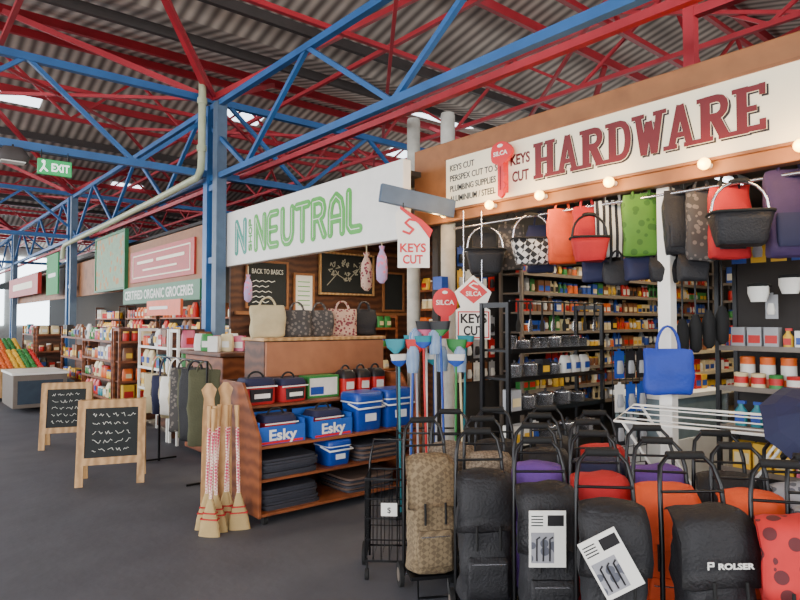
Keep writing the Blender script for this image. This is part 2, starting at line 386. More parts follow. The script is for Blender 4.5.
def keysign(loc,rz,h,label,tc,flag):
    t=thing('keys_cut_sign',label,'sign',loc,(pi/2,0,rz))
    w=h*.55
    if flag:
        MB().prism([(-w*.45,0),(w*.5,0),(w*.5,h*.48),(w*.46,h*.55),(w*.2,h*.72),(-w*.38,h*.99),(-w*.52,h*.9),(-w*.5,h*.6),(-w*.45,h*.48)],0,.02).obj('panel',WHITE,t)
        MB().prism([(w*.5,h*.48),(w*.6,h*.62),(w*.3,h*.78),(-w*.38,h*1.02),(-w*.38,h*.97),(w*.18,h*.72),(w*.4,h*.56)],.021,.026).obj('red_swoosh',SRED,t)
        MB().stroke([(w*.1,h*.78),(-w*.1,h*.8),(-w*.22,h*.74),(-w*.1,h*.68),(w*.02,h*.63),(-w*.1,h*.56),(-w*.28,h*.6)],.02,.021,.025).obj('swoosh_mark',SRED,t)
    else:
        MB().prism([(-w/2,0),(w/2,0),(w/2,h*.46),(w*.36,h*.5),(w*.54,h*.74),(0,h),(-w*.54,h*.74),(-w*.36,h*.5),(-w/2,h*.46)],0,.02).obj('panel',WHITE,t)
        MB().prism([(-w*.42,h*.74),(0,h*.56),(w*.42,h*.74),(0,h*.94)],.021,.023).obj('red_diamond',SRED,t)
        MB().stroke([(w*.12,h*.86),(0,h*.88),(-w*.12,h*.84),(0,h*.8),(w*.1,h*.78)],.012,.024,.027).obj('swoosh_mark',WHITE,t)
        txt('SILCA',h*.1,WHITE,t,(0,h*.68,.025),width=w*.46,off=.001,align='CENTER')
        MB().stroke([(-w*.45,h*.03),(w*.45,h*.03),(w*.45,h*.43),(-w*.45,h*.43),(-w*.45,h*.03)],.01,.021,.023).obj('border_line',SRED,t)
    txt('KEYS',h*.2,tc,t,(0,h*.26,.022),width=w*.78,off=.003,align='CENTER')
    txt('CUT',h*.2,tc,t,(0,h*.07,.022),width=w*.6,off=.003,align='CENTER')
    return t
t=keysign((3.49,3.99,2.06),-.7,.52,'white and red KEYS CUT sign hanging from steel arm',SRED,True)
MB().tube([(-.08,.48,.01),(-.08,.56,.01)],.006).obj('hanger',BLACKM,t)
t=keysign((3.84,3.62,1.45),-.5,.54,'white KEYS CUT sign with red diamond hung beneath fascia',BLACKT,False)
for x in(-.08,.08): MB().tube([(x,.45,.005),(x,1.09,.005)],.004).obj('chain',CHROME,t)
o=MB().beam((3.3,4.2,2.72),(3.98,3.98,2.62),.05,.16).obj('sign_arm',SLATE,bevel=.005); tag(o,'grey blue steel arm carrying the hanging sign','bracket')
t=thing('key_display','big red key head on display beside the mops','sign',(3.86,3.98,1.55),(pi/2,0,-.7))
MB().prism([(.11*math.cos(a),.22+.13*math.sin(a)) for a in [k*2*pi/24 for k in range(24)]],0,.03).obj('key_head',SRED,t)
MB().prism([(.025*math.cos(a),.31+.014*math.sin(a)) for a in [k*pi/6 for k in range(12)]],.031,.033).obj('key_hole',WHITE,t)
txt('SILCA',.06,WHITE,t,(0,.2,.031),width=.16,off=.001,align='CENTER')
MB().box(-.035,.035,-.1,.1,0,.028).obj('key_shank',SRED,t)
for (x,y,r,h,l) in((4.14,4.22,.07,3.6,'pale weathered round timber post at the shop corner'),(4.3,4.9,.07,3.75,'pale weathered round timber post behind the shop sign')):
    o=MB().lathe([(r,0),(r,h-.03),(r*.9,h)],16,(x,y,0)).obj('timber_post',POST); tag(o,l,'post','shop front posts')
t=thing('timber_post','white painted square post inside the hardware shop front','post',(4.14,2.08,0),group='shop front posts')
MB().box(-.045,.045,-.045,.045,0,2.52).obj('post',WHITE,t,bevel=.006)
o=MB().box(3.98,4.06,4.14,4.26,1.9,2.02).obj('small_sign',PAL['blue']); tag(o,'small blue notice plate on the timber post','sign')
rod((4.6,2.1,3.2),(4.6,2.1,4.2),.08,l='short red steel post above the shop roof')
rod((4.6,2.1,3.9),(4.6,-4,3.9),.07,l='red steel rail above the shop roof')
# ------------------------------------------------------------ neutral shop shell
struct(MB().box(3.75,7,8.15,8.2,0,3.0).obj('wall_neutral_north',WOODD))
struct(MB().box(7,7.1,4.45,8.2,0,3.0).obj('wall_neutral_east',WOODD))
struct(MB().box(3.72,7.1,4.45,8.2,3.0,3.05).obj('ceiling_neutral',WALLD))
t=thing('shop_fascia','white shop sign with green rounded lettering','shop sign',(3.6,6.15,2.35),FX)
MB().box(-1.9,1.9,0,.73,-.1,0).obj('sign_panel',WHITE,t,bevel=.01)
LET={'N':[[(0,0),(0,1),(.6,0),(.6,1)]],'E':[[(.55,1),(.12,1),(0,.88),(0,.12),(.12,0),(.55,0)],[(0,.5),(.48,.5)]],
'U':[[(0,1),(0,.3),(.06,.1),(.18,.01),(.3,0),(.42,.01),(.54,.1),(.6,.3),(.6,1)]],'T':[[(-.04,1),(.62,1)],[(.3,1),(.3,0)]],
'R':[[(0,0),(0,1),(.35,1),(.52,.92),(.58,.75),(.52,.58),(.35,.5),(0,.5)],[(.32,.5),(.6,0)]],
'A':[[(0,0),(0,.6),(.08,.85),(.3,1),(.52,.85),(.6,.6),(.6,0)],[(0,.38),(.6,.38)]],
'L':[[(0,1),(0,.12),(.12,0),(.5,0)]],'S':[[(.55,.9),(.4,1),(.15,1),(0,.85),(.02,.62),(.3,.5),(.56,.38),(.58,.15),(.42,0),(.15,0),(0,.1)]],
'H':[[(0,0),(0,1)],[(.6,0),(.6,1)],[(0,.5),(.6,.5)]],'O':[[(.3,0),(.08,.1),(0,.35),(0,.65),(.08,.9),(.3,1),(.52,.9),(.6,.65),(.6,.35),(.52,.1),(.3,0)]],
'P':[[(0,0),(0,1),(.4,1),(.58,.88),(.58,.6),(.4,.48),(0,.48)]]}
g=MB();wl=MB();hh=.38
for i,ch in enumerate('NEUTRAL'):
    for s in LET[ch]:
        pts=[(-.95+i*.335+x*hh*.96,.17+y*hh) for x,y in s]
        g.stroke(pts,.1,.001,.005); wl.stroke(pts,.009,.0075,.009)
g.obj('lettering',GREENL,t); wl.obj('letter_inline',WHITE,t)
g=MB();wl=MB()
for s in [[(0,0),(0,1),(.52,0),(.52,1)]]:
    pts=[(-1.5+x*.46,.17+y*.38) for x,y in s]; g.stroke(pts,.1,.001,.005); wl.stroke(pts,.009,.0075,.009)
g.obj('logo_letter',TEAL,t); wl.obj('letter_inline',WHITE,t)
g=MB()
for i,ch in enumerate('SHOP'):
    for s in LET[ch]: g.stroke([(-1.07-y*.075,.16+i*.105+x*.13) for x,y in s],.02,.001,.005)
g.obj('logo_shop_word',GREENL,t)
o=MB().box(3.66,3.72,4.3,8.1,2.9,3.0).obj('fascia_beam',WOODF); tag(o,'timber beam behind the white shop sign','beam')
# ------------------------------------------------------------ shops further along
t=thing('shop_fascia','timber fascia with red and green grocery shop signs','shop sign',(3.55,10.3,2.0),FX)
MB().box(-2.1,1.75,.2,1.0,-.1,0).obj('fascia_board',WOODF,t)
MB().box(-1.6,1.4,.3,.85,0,.03).obj('red_sign_panel',SREDB,t)
MB().stroke([(-1.45,.38),(1.25,.38),(1.25,.77),(-1.45,.77),(-1.45,.38)],.02,.031,.035).stroke([(-1.2,.64),(-.4,.64)],.05,.031,.035).stroke([(-.2,.64),(1.0,.64)],.05,.031,.035).stroke([(-.9,.5),(.7,.5)],.03,.031,.035).obj('sign_artwork',CREAM,t)
MB().box(-2.0,1.65,-.08,.22,.0,.04).obj('green_sign_panel',GREENS,t)
txt('CERTIFIED ORGANIC GROCERIES',.22,WHITE,t,(-1.9,0,.042),width=3.3,off=.004)
t=thing('hanging_banner','coloured patterned poster board hanging over the shops','banner',(3.5,13.2,2.25),FX)
MB().box(-1.0,1.0,0,1.05,-.03,0).obj('banner_cloth',mat('map_print',(150,176,150),.8,pat='spots',rgb2=(196,150,110),ps=6),t)
MB().box(-1.05,1.05,1.05,1.1,-.05,.02).box(-1.05,1.05,-.04,.0,-.05,.02).box(-1.05,-1,0,1.05,-.05,.02).box(1,1.05,0,1.05,-.05,.02).obj('banner_rail',GREENS,t)
t=thing('hanging_banner','green banner with pale lettering hanging over the aisle','banner',(3.4,18.1,2.3),FX)
MB().box(-.7,.7,0,1.05,-.03,0).obj('banner_cloth',mat('banner_green',(60,150,90),.7),t)
MB().stroke([(-.4,.5),(.4,.5)],.1,.001,.004).obj('banner_mark',WHITE,t)
t=thing('shop_fascia','red fascia sign over distant fruit stall','shop sign',(3.4,22.5,2.4),FX)
MB().box(-2.5,2.5,0,.6,-.1,0).obj('sign_panel',SREDB,t)
MB().stroke([(-1.6,.3),(1.6,.3)],.2,.001,.004).obj('sign_artwork',CREAM,t)
t=thing('shop_fascia','brown timber fascia over shops along the aisle','shop sign',(3.62,16,2.2),FX)
MB().box(-9,3.6,0,.8,-.06,-.02).obj('fascia_board',WOODF,t)
struct(MB().box(6.3,6.4,8.22,34,0,3.0).obj('wall_far_shops',WALLD))
struct(MB().box(3.75,6.4,8.45,34,3.1,3.15).obj('ceiling_far_shops',WALLD))
t=thing('hanging_sign','small orange sign hanging beneath the green shop sign','sign',(3.4,9.85,1.7),FX)
MB().box(-.75,.75,0,.24,-.04,0).obj('sign_panel',ORANGES,t)
MB().stroke([(-.6,.12),(.2,.12)],.05,.001,.004).obj('sign_artwork',WHITE,t)
# ------------------------------------------------------------ stock items
def m_box():
    b=MB(); b.box(-.05,.05,-.04,.04,0,.15,0); b.box(-.042,.042,-.042,-.04,.03,.09,1); return b.mesh('product_box',[PAL['red'],PAL['white']])
def m_can():
    b=MB(); b.lathe([(.045,0),(.047,.005),(.045,.01),(.045,.1),(.047,.105),(.04,.108)],14); b.lathe([(.0455,.03),(.0455,.08)],14,m=1); return b.mesh('tin_can',[PAL['red'],PAL['white']])
def m_bot():
    b=MB(); b.loft([(0,0,0,.07,.05),(0,0,.12,.075,.055),(0,0,.16,.03,.03),(0,0,.18,.03,.03)],12,.7); b.box(-.018,.03,-.012,.012,.18,.205,1); b.box(-.028,.028,-.03,-.027,.03,.1,1); return b.mesh('spray_bottle',[PAL['red'],PAL['white']])
def m_jar():
    b=MB(); b.lathe([(.036,0),(.04,.01),(.04,.09),(.034,.1)],12); b.lathe([(.036,.1),(.036,.12)],12,m=1); return b.mesh('storage_jar',[PAL['red'],PAL['white']])
def m_pack():
    b=MB(); b.box(-.045,.045,-.004,0,0,.17,0); b.loft([(0,-.012,.03,.05,.02),(0,-.016,.06,.06,.03),(0,-.012,.11,.04,.02)],10,.6,1); b.box(-.012,.012,-.006,.002,.17,.185,0); return b.mesh('blister_pack',[PAL['red'],PAL['white']])
def m_bag():
    b=MB(); b.loft([(0,0,0,.12,.07),(0,0,.05,.13,.09),(0,0,.13,.12,.06),(0,0,.17,.11,.015)],12,.6); b.box(-.035,.035,-.048,-.044,.04,.1,1); return b.mesh('filled_packet',[PAL['red'],PAL['white']])
def m_pot():
    b=MB(); b.lathe([(.05,0),(.06,.01),(.062,.085),(.066,.09),(.05,.1),(.012,.108)],18); b.ball((0,0,.118),.012,.012,.012,1)
    b.tube([(.06,0,.07),(.09,0,.08),(.12,0,.082)],.008,8,1); return b.mesh('saucepan',[METALP,PAL['black']])
def m_mug():
    b=MB(); b.lathe([(.036,0),(.038,.005),(.04,.1),(.042,.1),(.038,.098),(.034,.02)],16); b.tube([(.038,0,.02),(.06,0,.03),(.065,0,.055),(.06,0,.08),(.038,0,.088)],.005,6,1); return b.mesh('metal_mug',[METALP,METALP])
KM={'product_box':(m_box(),.105,'box'),'tin_can':(m_can(),.1,'can'),'spray_bottle':(m_bot(),.085,'bottle'),'storage_jar':(m_jar(),.085,'jar'),'blister_pack':(m_pack(),.1,'pack'),'filled_packet':(m_bag(),.135,'packet'),'saucepan':(m_pot(),.19,'pan'),'metal_mug':(m_mug(),.11,'mug')}
CN=[c for c in PAL if c!='metal']
def put(kind,x,y,z,rz,color,sec,s,group,where):
    me,w,cat=KM[kind]
    o=bpy.data.objects.new(kind,me); COL.objects.link(o); o.location=(x,y,z); o.rotation_euler=(0,0,rz); o.scale=s
    if kind in('saucepan','metal_mug'): tag(o,f"shiny steel {kind.replace('_',' ')} {where}",cat,group); return o
    o.material_slots[0].link='OBJECT'; o.material_slots[0].material=PAL[color]
    o.material_slots[1].link='OBJECT'; o.material_slots[1].material=PAL[sec]
    tag(o,f"{color} {kind.replace('_',' ')} with {sec} label {where}",cat,group); return o
def fill(p,d,L,rows,kinds,group,where,colors=None,gap=.012,sc=(.85,1.2),runs=(1,3)):
    rz=math.atan2(d[1],d[0])
    for z in rows:
        t=0.03; go=True
        while go:
            k=random.choice(kinds); n=random.randint(*runs); c=random.choice(colors or CN); c2=random.choice(['white','yellow','red','blue','black','cream'])
            if c2==c: c2='white' if c!='white' else 'blue'
            q=random.uniform(*sc); w=KM[k][1]*q; qz=q*random.uniform(.75,1.1)
            for _ in range(n):
                if t+w>L: go=False; break
                put(k,p[0]+d[0]*(t+w/2),p[1]+d[1]*(t+w/2),z,rz,c,c2,(q,q,qz),group,where)
                t+=w+gap
def shelving(label,p,d,L,depth,rows,top,m=WHITE,m2=None,name='shelving_unit',back=None):
    t=thing(name,label,'shelves',(p[0],p[1],0),(0,0,math.atan2(d[1],d[0])))
    for x in (0,L): MB().box(x-.015,x+.015,0,.03,0,top).box(x-.015,x+.015,depth-.03,depth,0,top).box(x-.01,x+.01,.03,depth-.03,top-.04,top).obj('upright',m2 or m,t)
    for z in rows: MB().box(.016,L-.016,0,depth,z-.02,z-.001).box(.016,L-.016,-.006,0,z-.028,z+.008).obj('shelf_board',m,t)
    if back: MB().box(.016,L-.016,depth-.02,depth-.005,.05,top).obj('back_panel',back,t)
    return t
GSH=mat('grey_shelf_metal',(110,100,90),.45)
rows=[.7,.9,1.1,1.3,1.5,1.7,1.9,2.1,2.3]
shelving('grey metal shelving packed with hardware stock',(4.95,3.98),(1,0),4.4,.3,rows,2.5,GSH,back=WALLD)
fill((4.97,4.08),(1,0),4.35,rows,['product_box','blister_pack','spray_bottle','storage_jar'],'stock on hardware side shelves','on the hardware shop shelving',['yellow','blue','red','orange','cream','silver','brown','black','green','brown','cream'],sc=(.8,1.05),runs=(1,2))
rows=[.9,1.15,1.4,1.65,1.9,2.15]
shelving('grey metal shelving along the hardware back wall',(9.38,3.9),(0,-1),3.4,.3,rows,2.4,GSH,back=WALLD)
fill((9.48,3.88),(0,-1),3.3,rows[1:],['product_box','tin_can','storage_jar'],'stock on hardware back shelves','on the back wall shelving',['yellow','blue','red','green','orange','cream','silver'],sc=(1.1,1.5),runs=(1,2))
rows=[.6,.85,1.08,1.3]
shelving('cream low gondola shelf with small hardware packs',(6.2,2.9),(1,0),2.4,.3,rows,1.45,mat('cream_shelf_metal',(204,190,160),.4),back=GSH)
fill((6.23,2.98),(1,0),2.3,rows[1:],['product_box','storage_jar','tin_can'],'stock on gondola','on the low gondola',['yellow','white','red','orange','cream','silver','brown'],sc=(.8,1.0))
t=thing('display_counter','white shop counter with glass front and silver frame','counter',(5.0,2.55,0),(0,0,-.1))
MB().box(0,1.0,0,.5,.05,.6).obj('body',WHITE,t,bevel=.005)
MB().box(.01,.99,.01,.49,.6,.95).obj('glass_case',GLASS,t)
MB().box(-.02,1.02,-.02,.52,.95,.985).obj('top',WHITE,t)
for x in(0,.98): MB().box(x,x+.02,-.005,.01,.6,.95).obj('corner_trim',CHROME,t)
for i in range(9): put(random.choice(['product_box','blister_pack','tin_can']),5.08+.1*i,2.72-.01*i,.985,-.1,random.choice(['white','silver','cream','red','yellow']),'blue',(.85,.85,.85),'packs on the counter','on the white shop counter')
rows=[.55,.85,1.13,1.42]
shelving('dark metal shelf of paint tins and bottles',(4.72,2.0),(0,-1),2.2,.35,rows,2.4,GSH,BLACKM,back=WALLD)
fill((4.8,1.95),(0,-1),2.1,[1.13],['tin_can'],'tins on the front shelf','on the dark metal shelf',['orange','green','white','red','cream'],sc=(.95,1.1))
fill((4.8,1.95),(0,-1),2.1,[.55,.85],['spray_bottle','product_box','tin_can'],'stock on the front shelf','on the dark metal shelf',sc=(1.0,1.2))
fill((4.8,1.95),(0,-1),2.1,[1.42],['spray_bottle','product_box'],'stock on the front shelf','on the dark metal shelf',['blue','white','yellow','teal','silver','red'],sc=(.75,1.0))
for i in range(15):
    if i%4==3: continue
    put('tin_can',4.9,1.86-.135*i,1.13,0,random.choice(['orange','green','red','cream']),'white',(1.1,1.1,2.0),'tall tins on the front shelf','deep on the shelf')
for i in range(6):
    t=thing('face_shield','white face shield hanging on the shelf back','face shield',(4.74,1.72-.2*i,1.74+.05*(i%2)),(0,0,-pi/2),'face shields')
    MB().loft([(0,0,0,.1,.05),(0,0,.06,.14,.08),(0,0,.11,.14,.08)],14,.9,cap=False).obj('visor',WHITE,t)
    MB().tube([(-.07,.03,.11),(-.05,-.04,.12),(.05,-.04,.12),(.07,.03,.11)],.012).obj('headband',BLACKR,t)
for i in range(9):
    put('blister_pack',4.78,1.86-.13*i,2.02,-pi/2,random.choice(['black','blue','yellow','red','black']),'silver',(1.1,1,1.3),'packs on hooks','hanging on the shelf back')
for i in range(8):
    if i%2: put('blister_pack',4.84,1.8-.13*i,1.62,-pi/2,random.choice(['red','yellow','silver','black']),'white',(.9,1,1.0),'packs on hooks','hanging on the shelf back')
for i in range(4):
    t=thing('bottle_brush','long black brush hanging beside the white post','brush',(4.4+.05*i,2.1-.07*i,1.35+.03*i),(0,0,0),'hanging black brushes')
    MB().tube([(0,0,.25),(0,0,.62)],.007,6).obj('handle',BLACKM,t)
    MB().lathe([(.015,0),(.04,.03),(.045,.2),(.02,.27)],12).obj('bristles',BLACKR,t)
# ------------------------------------------------------------ front rack near hardware corner
rows=[.35,.62,.9,1.16,1.38]
t=shelving('black wire display rack with cookware and packs',(3.72,3.12),(1,0),1.3,.3,rows,1.75,BLACKM,BLACKM)
MB().tube([(0,.0,1.76),(1.3,.0,1.76)],.008,6).obj('top_rail',BLACKM,t)
fill((3.75,3.2),(1,0),1.22,[1.38],['metal_mug','saucepan'],'kitchenware on the wire rack','on the black wire rack',['silver'],sc=(.85,1.1))
fill((3.75,3.2),(1,0),1.22,[1.16],['filled_packet','saucepan','product_box'],'kitchenware on the wire rack','on the black wire rack',['silver','white','cream','black'],sc=(.9,1.1))
fill((3.75,3.2),(1,0),1.22,[.62,.9],['product_box','saucepan','blister_pack'],'kitchenware on the wire rack','on the black wire rack',['silver','black','white','blue','brown'],sc=(1.0,1.3))
for i in range(8):
    t=thing('kitchen_utensil','black handled kitchen utensil hanging on the wire rack','utensil',(3.8+.15*i,3.1,1.52),(0,0,0),'hanging kitchen utensils')
    MB().tube([(0,0,.24),(0,0,.1)],.008,6).obj('handle',BLACKR,t)
    MB().loft([(0,0,0,.05,.006),(0,0,.05,.06,.006),(0,0,.1,.02,.008)],10,.6).obj('head',CHROME if i%2 else BLACKR,t)
for i in range(6):
  for j in range(6):
    if (i*3+j)%7==4: continue
    put('blister_pack',4.3+.115*i,4.33,1.0+.23*j,0,random.choice(['silver','black','yellow','red','white','blue','brown','black']),random.choice(['white','black']),(1.0,1,1.1),'packs on hooks','hanging on wall hooks')
t=thing('grid_display_panel','black wire grid panel holding silver tools','display panel',(4.55,2.75,.45),(0,0,-.3))
b=MB()
for i in range(6): b.tube([(i*.07,0,0),(i*.07,0,.95)],.004,5)
for i in range(8): b.tube([(0,0,i*.135),(.35,0,i*.135)],.004,5)
b.obj('wire_grid',BLACKM,t)
MB().box(-.01,.01,-.15,.15,-.45,-.42).box(-.01,.01,-.01,.01,-.42,0).obj('stand_foot',BLACKM,t); MB().box(.34,.36,-.15,.15,-.45,-.42).box(.34,.36,-.01,.01,-.42,0).obj('stand_foot',BLACKM,t)
for i in range(3):
    for j in range(3): put('blister_pack',4.6+.11*i,2.72-.034*i,.6+.27*j,-.3,random.choice(['silver','white','blue','black']),'silver',(1.1,1,1.3),'packs on the grid panel','hanging on the wire grid')
# ------------------------------------------------------------ bags
def arc(w,h,y,z,n=10,x=0): return [(x-w/2*math.cos(pi*i/n),y,z+h*math.sin(pi*i/n)) for i in range(n+1)]
def tote(loc,rz,w,h,d,m,label,name='shopping_bag',hm=None,hh=.12,pocket=None,cat='bag',group=None):
    t=thing(name,label,cat,loc,(0,0,rz),group)
    MB().dense([(0,0,0,w*.86,d*.7),(0,0,.015,w*.92,d*.95),(0,0,h*.5,w*.97,d),(0,0,h*.85,w*.97,d*.6),(0,0,h,w*.92,d*.25)],4,24,.4).wrinkle(.018,9,random.random()*9).obj('bag_body',m,t)
    MB().tube(arc(w*.45,hh,-d*.12,h-.02),.008,6).obj('handle',hm or m,t); MB().tube(arc(w*.45,hh,d*.12,h-.02),.008,6).obj('handle',hm or m,t)
    if pocket: MB().loft([(0,-d*.48,h*.12,w*.6,.03),(0,-d*.5,h*.2,w*.66,.05),(0,-d*.45,h*.5,w*.66,.03)],14,.4).obj('pocket',pocket,t)
    return t
def basket(loc,rz,w,h,d,m,label,hm=CHROME):
    t=thing('shopping_basket',label,'basket',loc,(0,0,rz),'hanging shopping baskets')
    MB().dense([(0,0,0,w*.72,d*.7),(0,0,.02,w*.78,d*.78),(0,0,h*.5,w,d),(0,0,h*.48,w*.96,d*.94),(0,0,.04,w*.74,d*.7)],3,26,.45).wrinkle(.008,12,random.random()*9).obj('basket_body',m,t)
    MB().tube([(w/2*c,d/2*s*.98,h*.5) for c,s in [(math.copysign(abs(math.cos(a))**.45,math.cos(a)),math.copysign(abs(math.sin(a))**.45,math.sin(a))) for a in [k*2*pi/28+.05 for k in range(28)]]],.01,6,closed=True).obj('rim',BLACKR,t)
    MB().tube([(-w*.48,0,h*.45)]+arc(w*.9,h*.42,0,h*.58)+[(w*.48,0,h*.45)],.009,8).obj('handle',hm,t)
    MB().tube(arc(w*.3,.01,0,h*.985),.014,8).obj('grip',BLACKR,t)
    return t
o=MB().tube([(4.1,4.1,2.47),(4.1,-.5,2.47)],.012,8).obj('hanging_rail',CHROME); tag(o,'thin steel rail under the fascia for hanging bags','rail')
basket((4.0,3.62,2.02),-.7,.34,.4,.22,BLACKF,'black fabric shopping basket with chrome handle')
basket((4.0,3.12,2.06),-.75,.33,.4,.22,CHECKF,'black and white harlequin shopping basket')
tote((4.1,2.9,2.06),-.8,.24,.42,.1,ORANGEF,'orange fabric shopping bag hanging from rail',pocket=ORANGEF)
tote((4.1,2.68,2.1),-.8,.2,.38,.1,REDF,'red fabric shopping bag hanging from rail')
tote((4.16,2.5,2.08),-.8,.26,.42,.1,STRIPEF,'black and white striped shopping bag')
basket((3.95,2.56,2.04),-.8,.27,.34,.18,REDF,'red shopping basket with dark handle',BLACKM)
tote((4.1,2.24,2.06),-.85,.26,.44,.1,GREENF,'green patterned shopping bag hanging from rail')
tote((4.13,2.0,2.05),-.85,.18,.44,.1,BLACKF,'black nylon shopping bag hanging from rail',pocket=BLACKF)
tote((4.14,1.84,2.0),-.9,.2,.46,.1,DGREYF,'dark grey patterned hanging bag')
tote((4.13,1.66,2.0),-.9,.25,.46,.12,REDF,'red backpack with black trim hanging from rail',name='backpack',hm=BLACKR,pocket=BLACKF)
basket((3.88,1.5,2.05),-.95,.34,.38,.24,BLACKF,'large black shopping basket with chrome handle')
tote((4.14,1.32,1.98),-.95,.28,.52,.12,DPURPF,'dark purple shopping bag hanging from rail',pocket=NAVYF)
tote((4.16,1.12,2.0),-.95,.2,.5,.12,PURPF,'purple shopping bag hanging from rail',pocket=NAVYF)
tote((4.14,.92,2.0),-.95,.26,.5,.12,NAVYF,'navy shopping bag hanging from rail')
for i,Y in enumerate((2.1,2.28,2.46,2.64,1.9)):
    tote((4.14,Y,1.87+.03*(i%2)),-.85,.2,.17,.1,(BLACKF,NAVYF)[i%2],'small %s pouch bag hung below others'%('black','navy')[i%2],name='pouch_bag',hh=.1)
tote((4.02,2.02,1.12),-.9,.32,.3,.1,BLUEF,'bright blue shopping bag hung on white post',hh=.17)
for i in range(7):
    tote((4.3,3.9-.32*i,2.02+.04*(i%2)),-.8,.24,.4,.1,(BLACKF,DGREYF,NAVYF,OLIVE,BLACKF,DPURPF,BLACKF)[i],'dark fabric bag hanging in the second row behind',hh=.14)
# ------------------------------------------------------------ neutral interior
def frame(x,z0,z1,w,y,label,name,face,fm=WOODF):
    t=thing(name,label,'board',(x,y,z0),FY)
    h=z1-z0
    MB().box(0,w,0,h,-.02,0).obj('panel',face,t)
    MB().box(-.03,0,-.03,h+.03,-.02,.02).box(w,w+.03,-.03,h+.03,-.02,.02).box(0,w,-.03,0,-.02,.02).box(0,w,h,h+.03,-.02,.02).obj('frame',fm,t)
    return t
t=frame(3.98,1.82,2.45,.62,8.1,'chalkboard with white chalk heading and list','chalkboard',BOARDB,WOODF)
txt('BACK TO BASICS',.1,CHALK,t,(.06,.47,.003),width=.5)
b=MB()
for i in range(5):
    y=.36-.075*i; b.stroke([(.08+.05*k,y+(.012 if k%2 else -.008)) for k in range(random.randint(5,9))],.01,.001,.003)
b.obj('chalk_writing',CHALK,t)
t=frame(4.75,1.72,2.3,.3,8.1,'white framed notice on the timber wall','framed_notice',WHITE)
b=MB()
for i in range(6): b.stroke([(.05,.48-.07*i),(.25,.48-.07*i)],.012,.001,.003)
b.obj('printed_lines',GREENL,t)
t=frame(5.2,2.05,2.66,1.0,8.1,'large timber framed floral artwork board','framed_picture',BOARDB,WOODP)
b=MB(); b.stroke([(.12,.12),(.3,.3),(.5,.2),(.7,.38),(.88,.5)],.012,.001,.003)
rr=random.Random(3)
for (cx,cy,r) in((.25,.38,.11),(.5,.26,.08),(.72,.4,.12),(.46,.47,.07),(.85,.2,.07)):
    for k in range(7):
        a=k*2*pi/7+rr.random(); b.stroke([(cx+r*.3*math.cos(a),cy+r*.3*math.sin(a)),(cx+r*math.cos(a),cy+r*math.sin(a)),(cx+r*.8*math.cos(a+.4),cy+r*.8*math.sin(a+.4))],.014,.001,.003)
b.obj('floral_drawing',mat('soft_chalk',(170,168,150),.9),t)
frame(6.45,1.8,2.4,.4,8.1,'small chalkboard on the timber wall','chalkboard',BOARDB)
for z in (1.75,2.75): 
    o=MB().box(3.8,6.95,8.08,8.14,z-.05,z).obj('wall_rail',WOODF); tag(o,'timber rail on the shop wall','rail','timber wall rails')
rows=[.5,.85,1.2,1.5]
shelving('timber shelves of household goods in the shop',(4.0,7.7),(1,0),2.4,.3,rows,1.7,WOODM,WOODM,back=WOODD)
fill((4.05,7.8),(1,0),2.3,rows[1:],['storage_jar','spray_bottle','filled_packet','product_box'],'household goods on timber shelves','on the timber shelves',['red','cream','yellow','white','brown','green'],sc=(1.0,1.3))
rows=[1.2,1.5,1.8,2.1]
shelving('timber shelves against the shop back wall',(6.65,7.6),(0,-1),2.9,.3,rows,2.3,WOODM,WOODM,back=WOODD)
fill((6.75,7.5),(0,-1),2.7,rows,['storage_jar','product_box','filled_packet'],'goods on the back shelves','on the back wall timber shelves',['red','orange','yellow','cream','brown','white'],sc=(1.2,1.5))
def bunch(loc,m,label,s=1):
    t=thing('hanging_cloth_bag',label,'bag',loc,group='hanging floral bags')
    MB().lathe([(.02*s,0),(.05*s,.04*s),(.058*s,.14*s),(.05*s,.26*s),(.02*s,.33*s),(.03*s,.37*s)],14).wrinkle(.01,14,s).obj('bag_body',m,t)
    MB().tube([(0,0,.36*s),(0,0,.36*s+.12)],.006,6).obj('cord',BEIGEF,t)
bunch((3.62,7.35,1.85),LILACF,'lilac floral cloth bag hanging at the shop front',.95)
bunch((3.62,4.82,1.9),FLORAL,'pink floral cloth bag hanging under the sign',1.0)
bunch((3.62,4.58,1.96),LILACF,'lilac floral cloth bag hanging under the sign',.95)
t=thing('display_cabinet','brown timber display cabinet behind the stepped shelf','cabinet',(2.7,5.15,0))
MB().box(0,1.38,0,.4,.06,1.42).obj('body',WOODD,t,bevel=.008)
MB().box(-.02,1.4,-.03,.43,1.42,1.45).obj('top',WOODP,t,bevel=.004)
MB().box(.01,1.37,-.025,-.001,.95,1.41).obj('back_panel',mat('plain_brown_board',(160,104,72),.6),t)
for i,(x,w,h,m,l) in enumerate(((2.8,.34,.3,BEIGEF,'beige canvas bag'),(3.12,.3,.26,DGREYF,'charcoal patterned hessian bag'),(3.38,.3,.26,DGREYF,'charcoal patterned canvas bag'),(3.66,.32,.28,FLORAL,'floral cotton bag'),(3.94,.28,.28,BLACKF,'black cloth bag'))):
    tote((x+.02,5.32,1.45),-.3,w,h,.14,m,l+' standing on cabinet top',hh=.1)
t=thing('shop_counter','timber shop counter with dark top and panelled front','counter',(2.95,6.6,0))
MB().box(0,.6,0,1.1,.05,1.2).obj('body',WOODM,t,bevel=.01)
MB().box(-.05,.65,-.05,1.15,1.2,1.25).obj('top',WOODD,t,bevel=.008)
t=thing('vase','orange rounded vase on the shop counter','vase',(3.42,6.72,1.25)); MB().lathe([(.04,0),(.08,.05),(.09,.12),(.05,.2),(.03,.23),(.04,.25)],18).obj('body',ORANGEF,t)
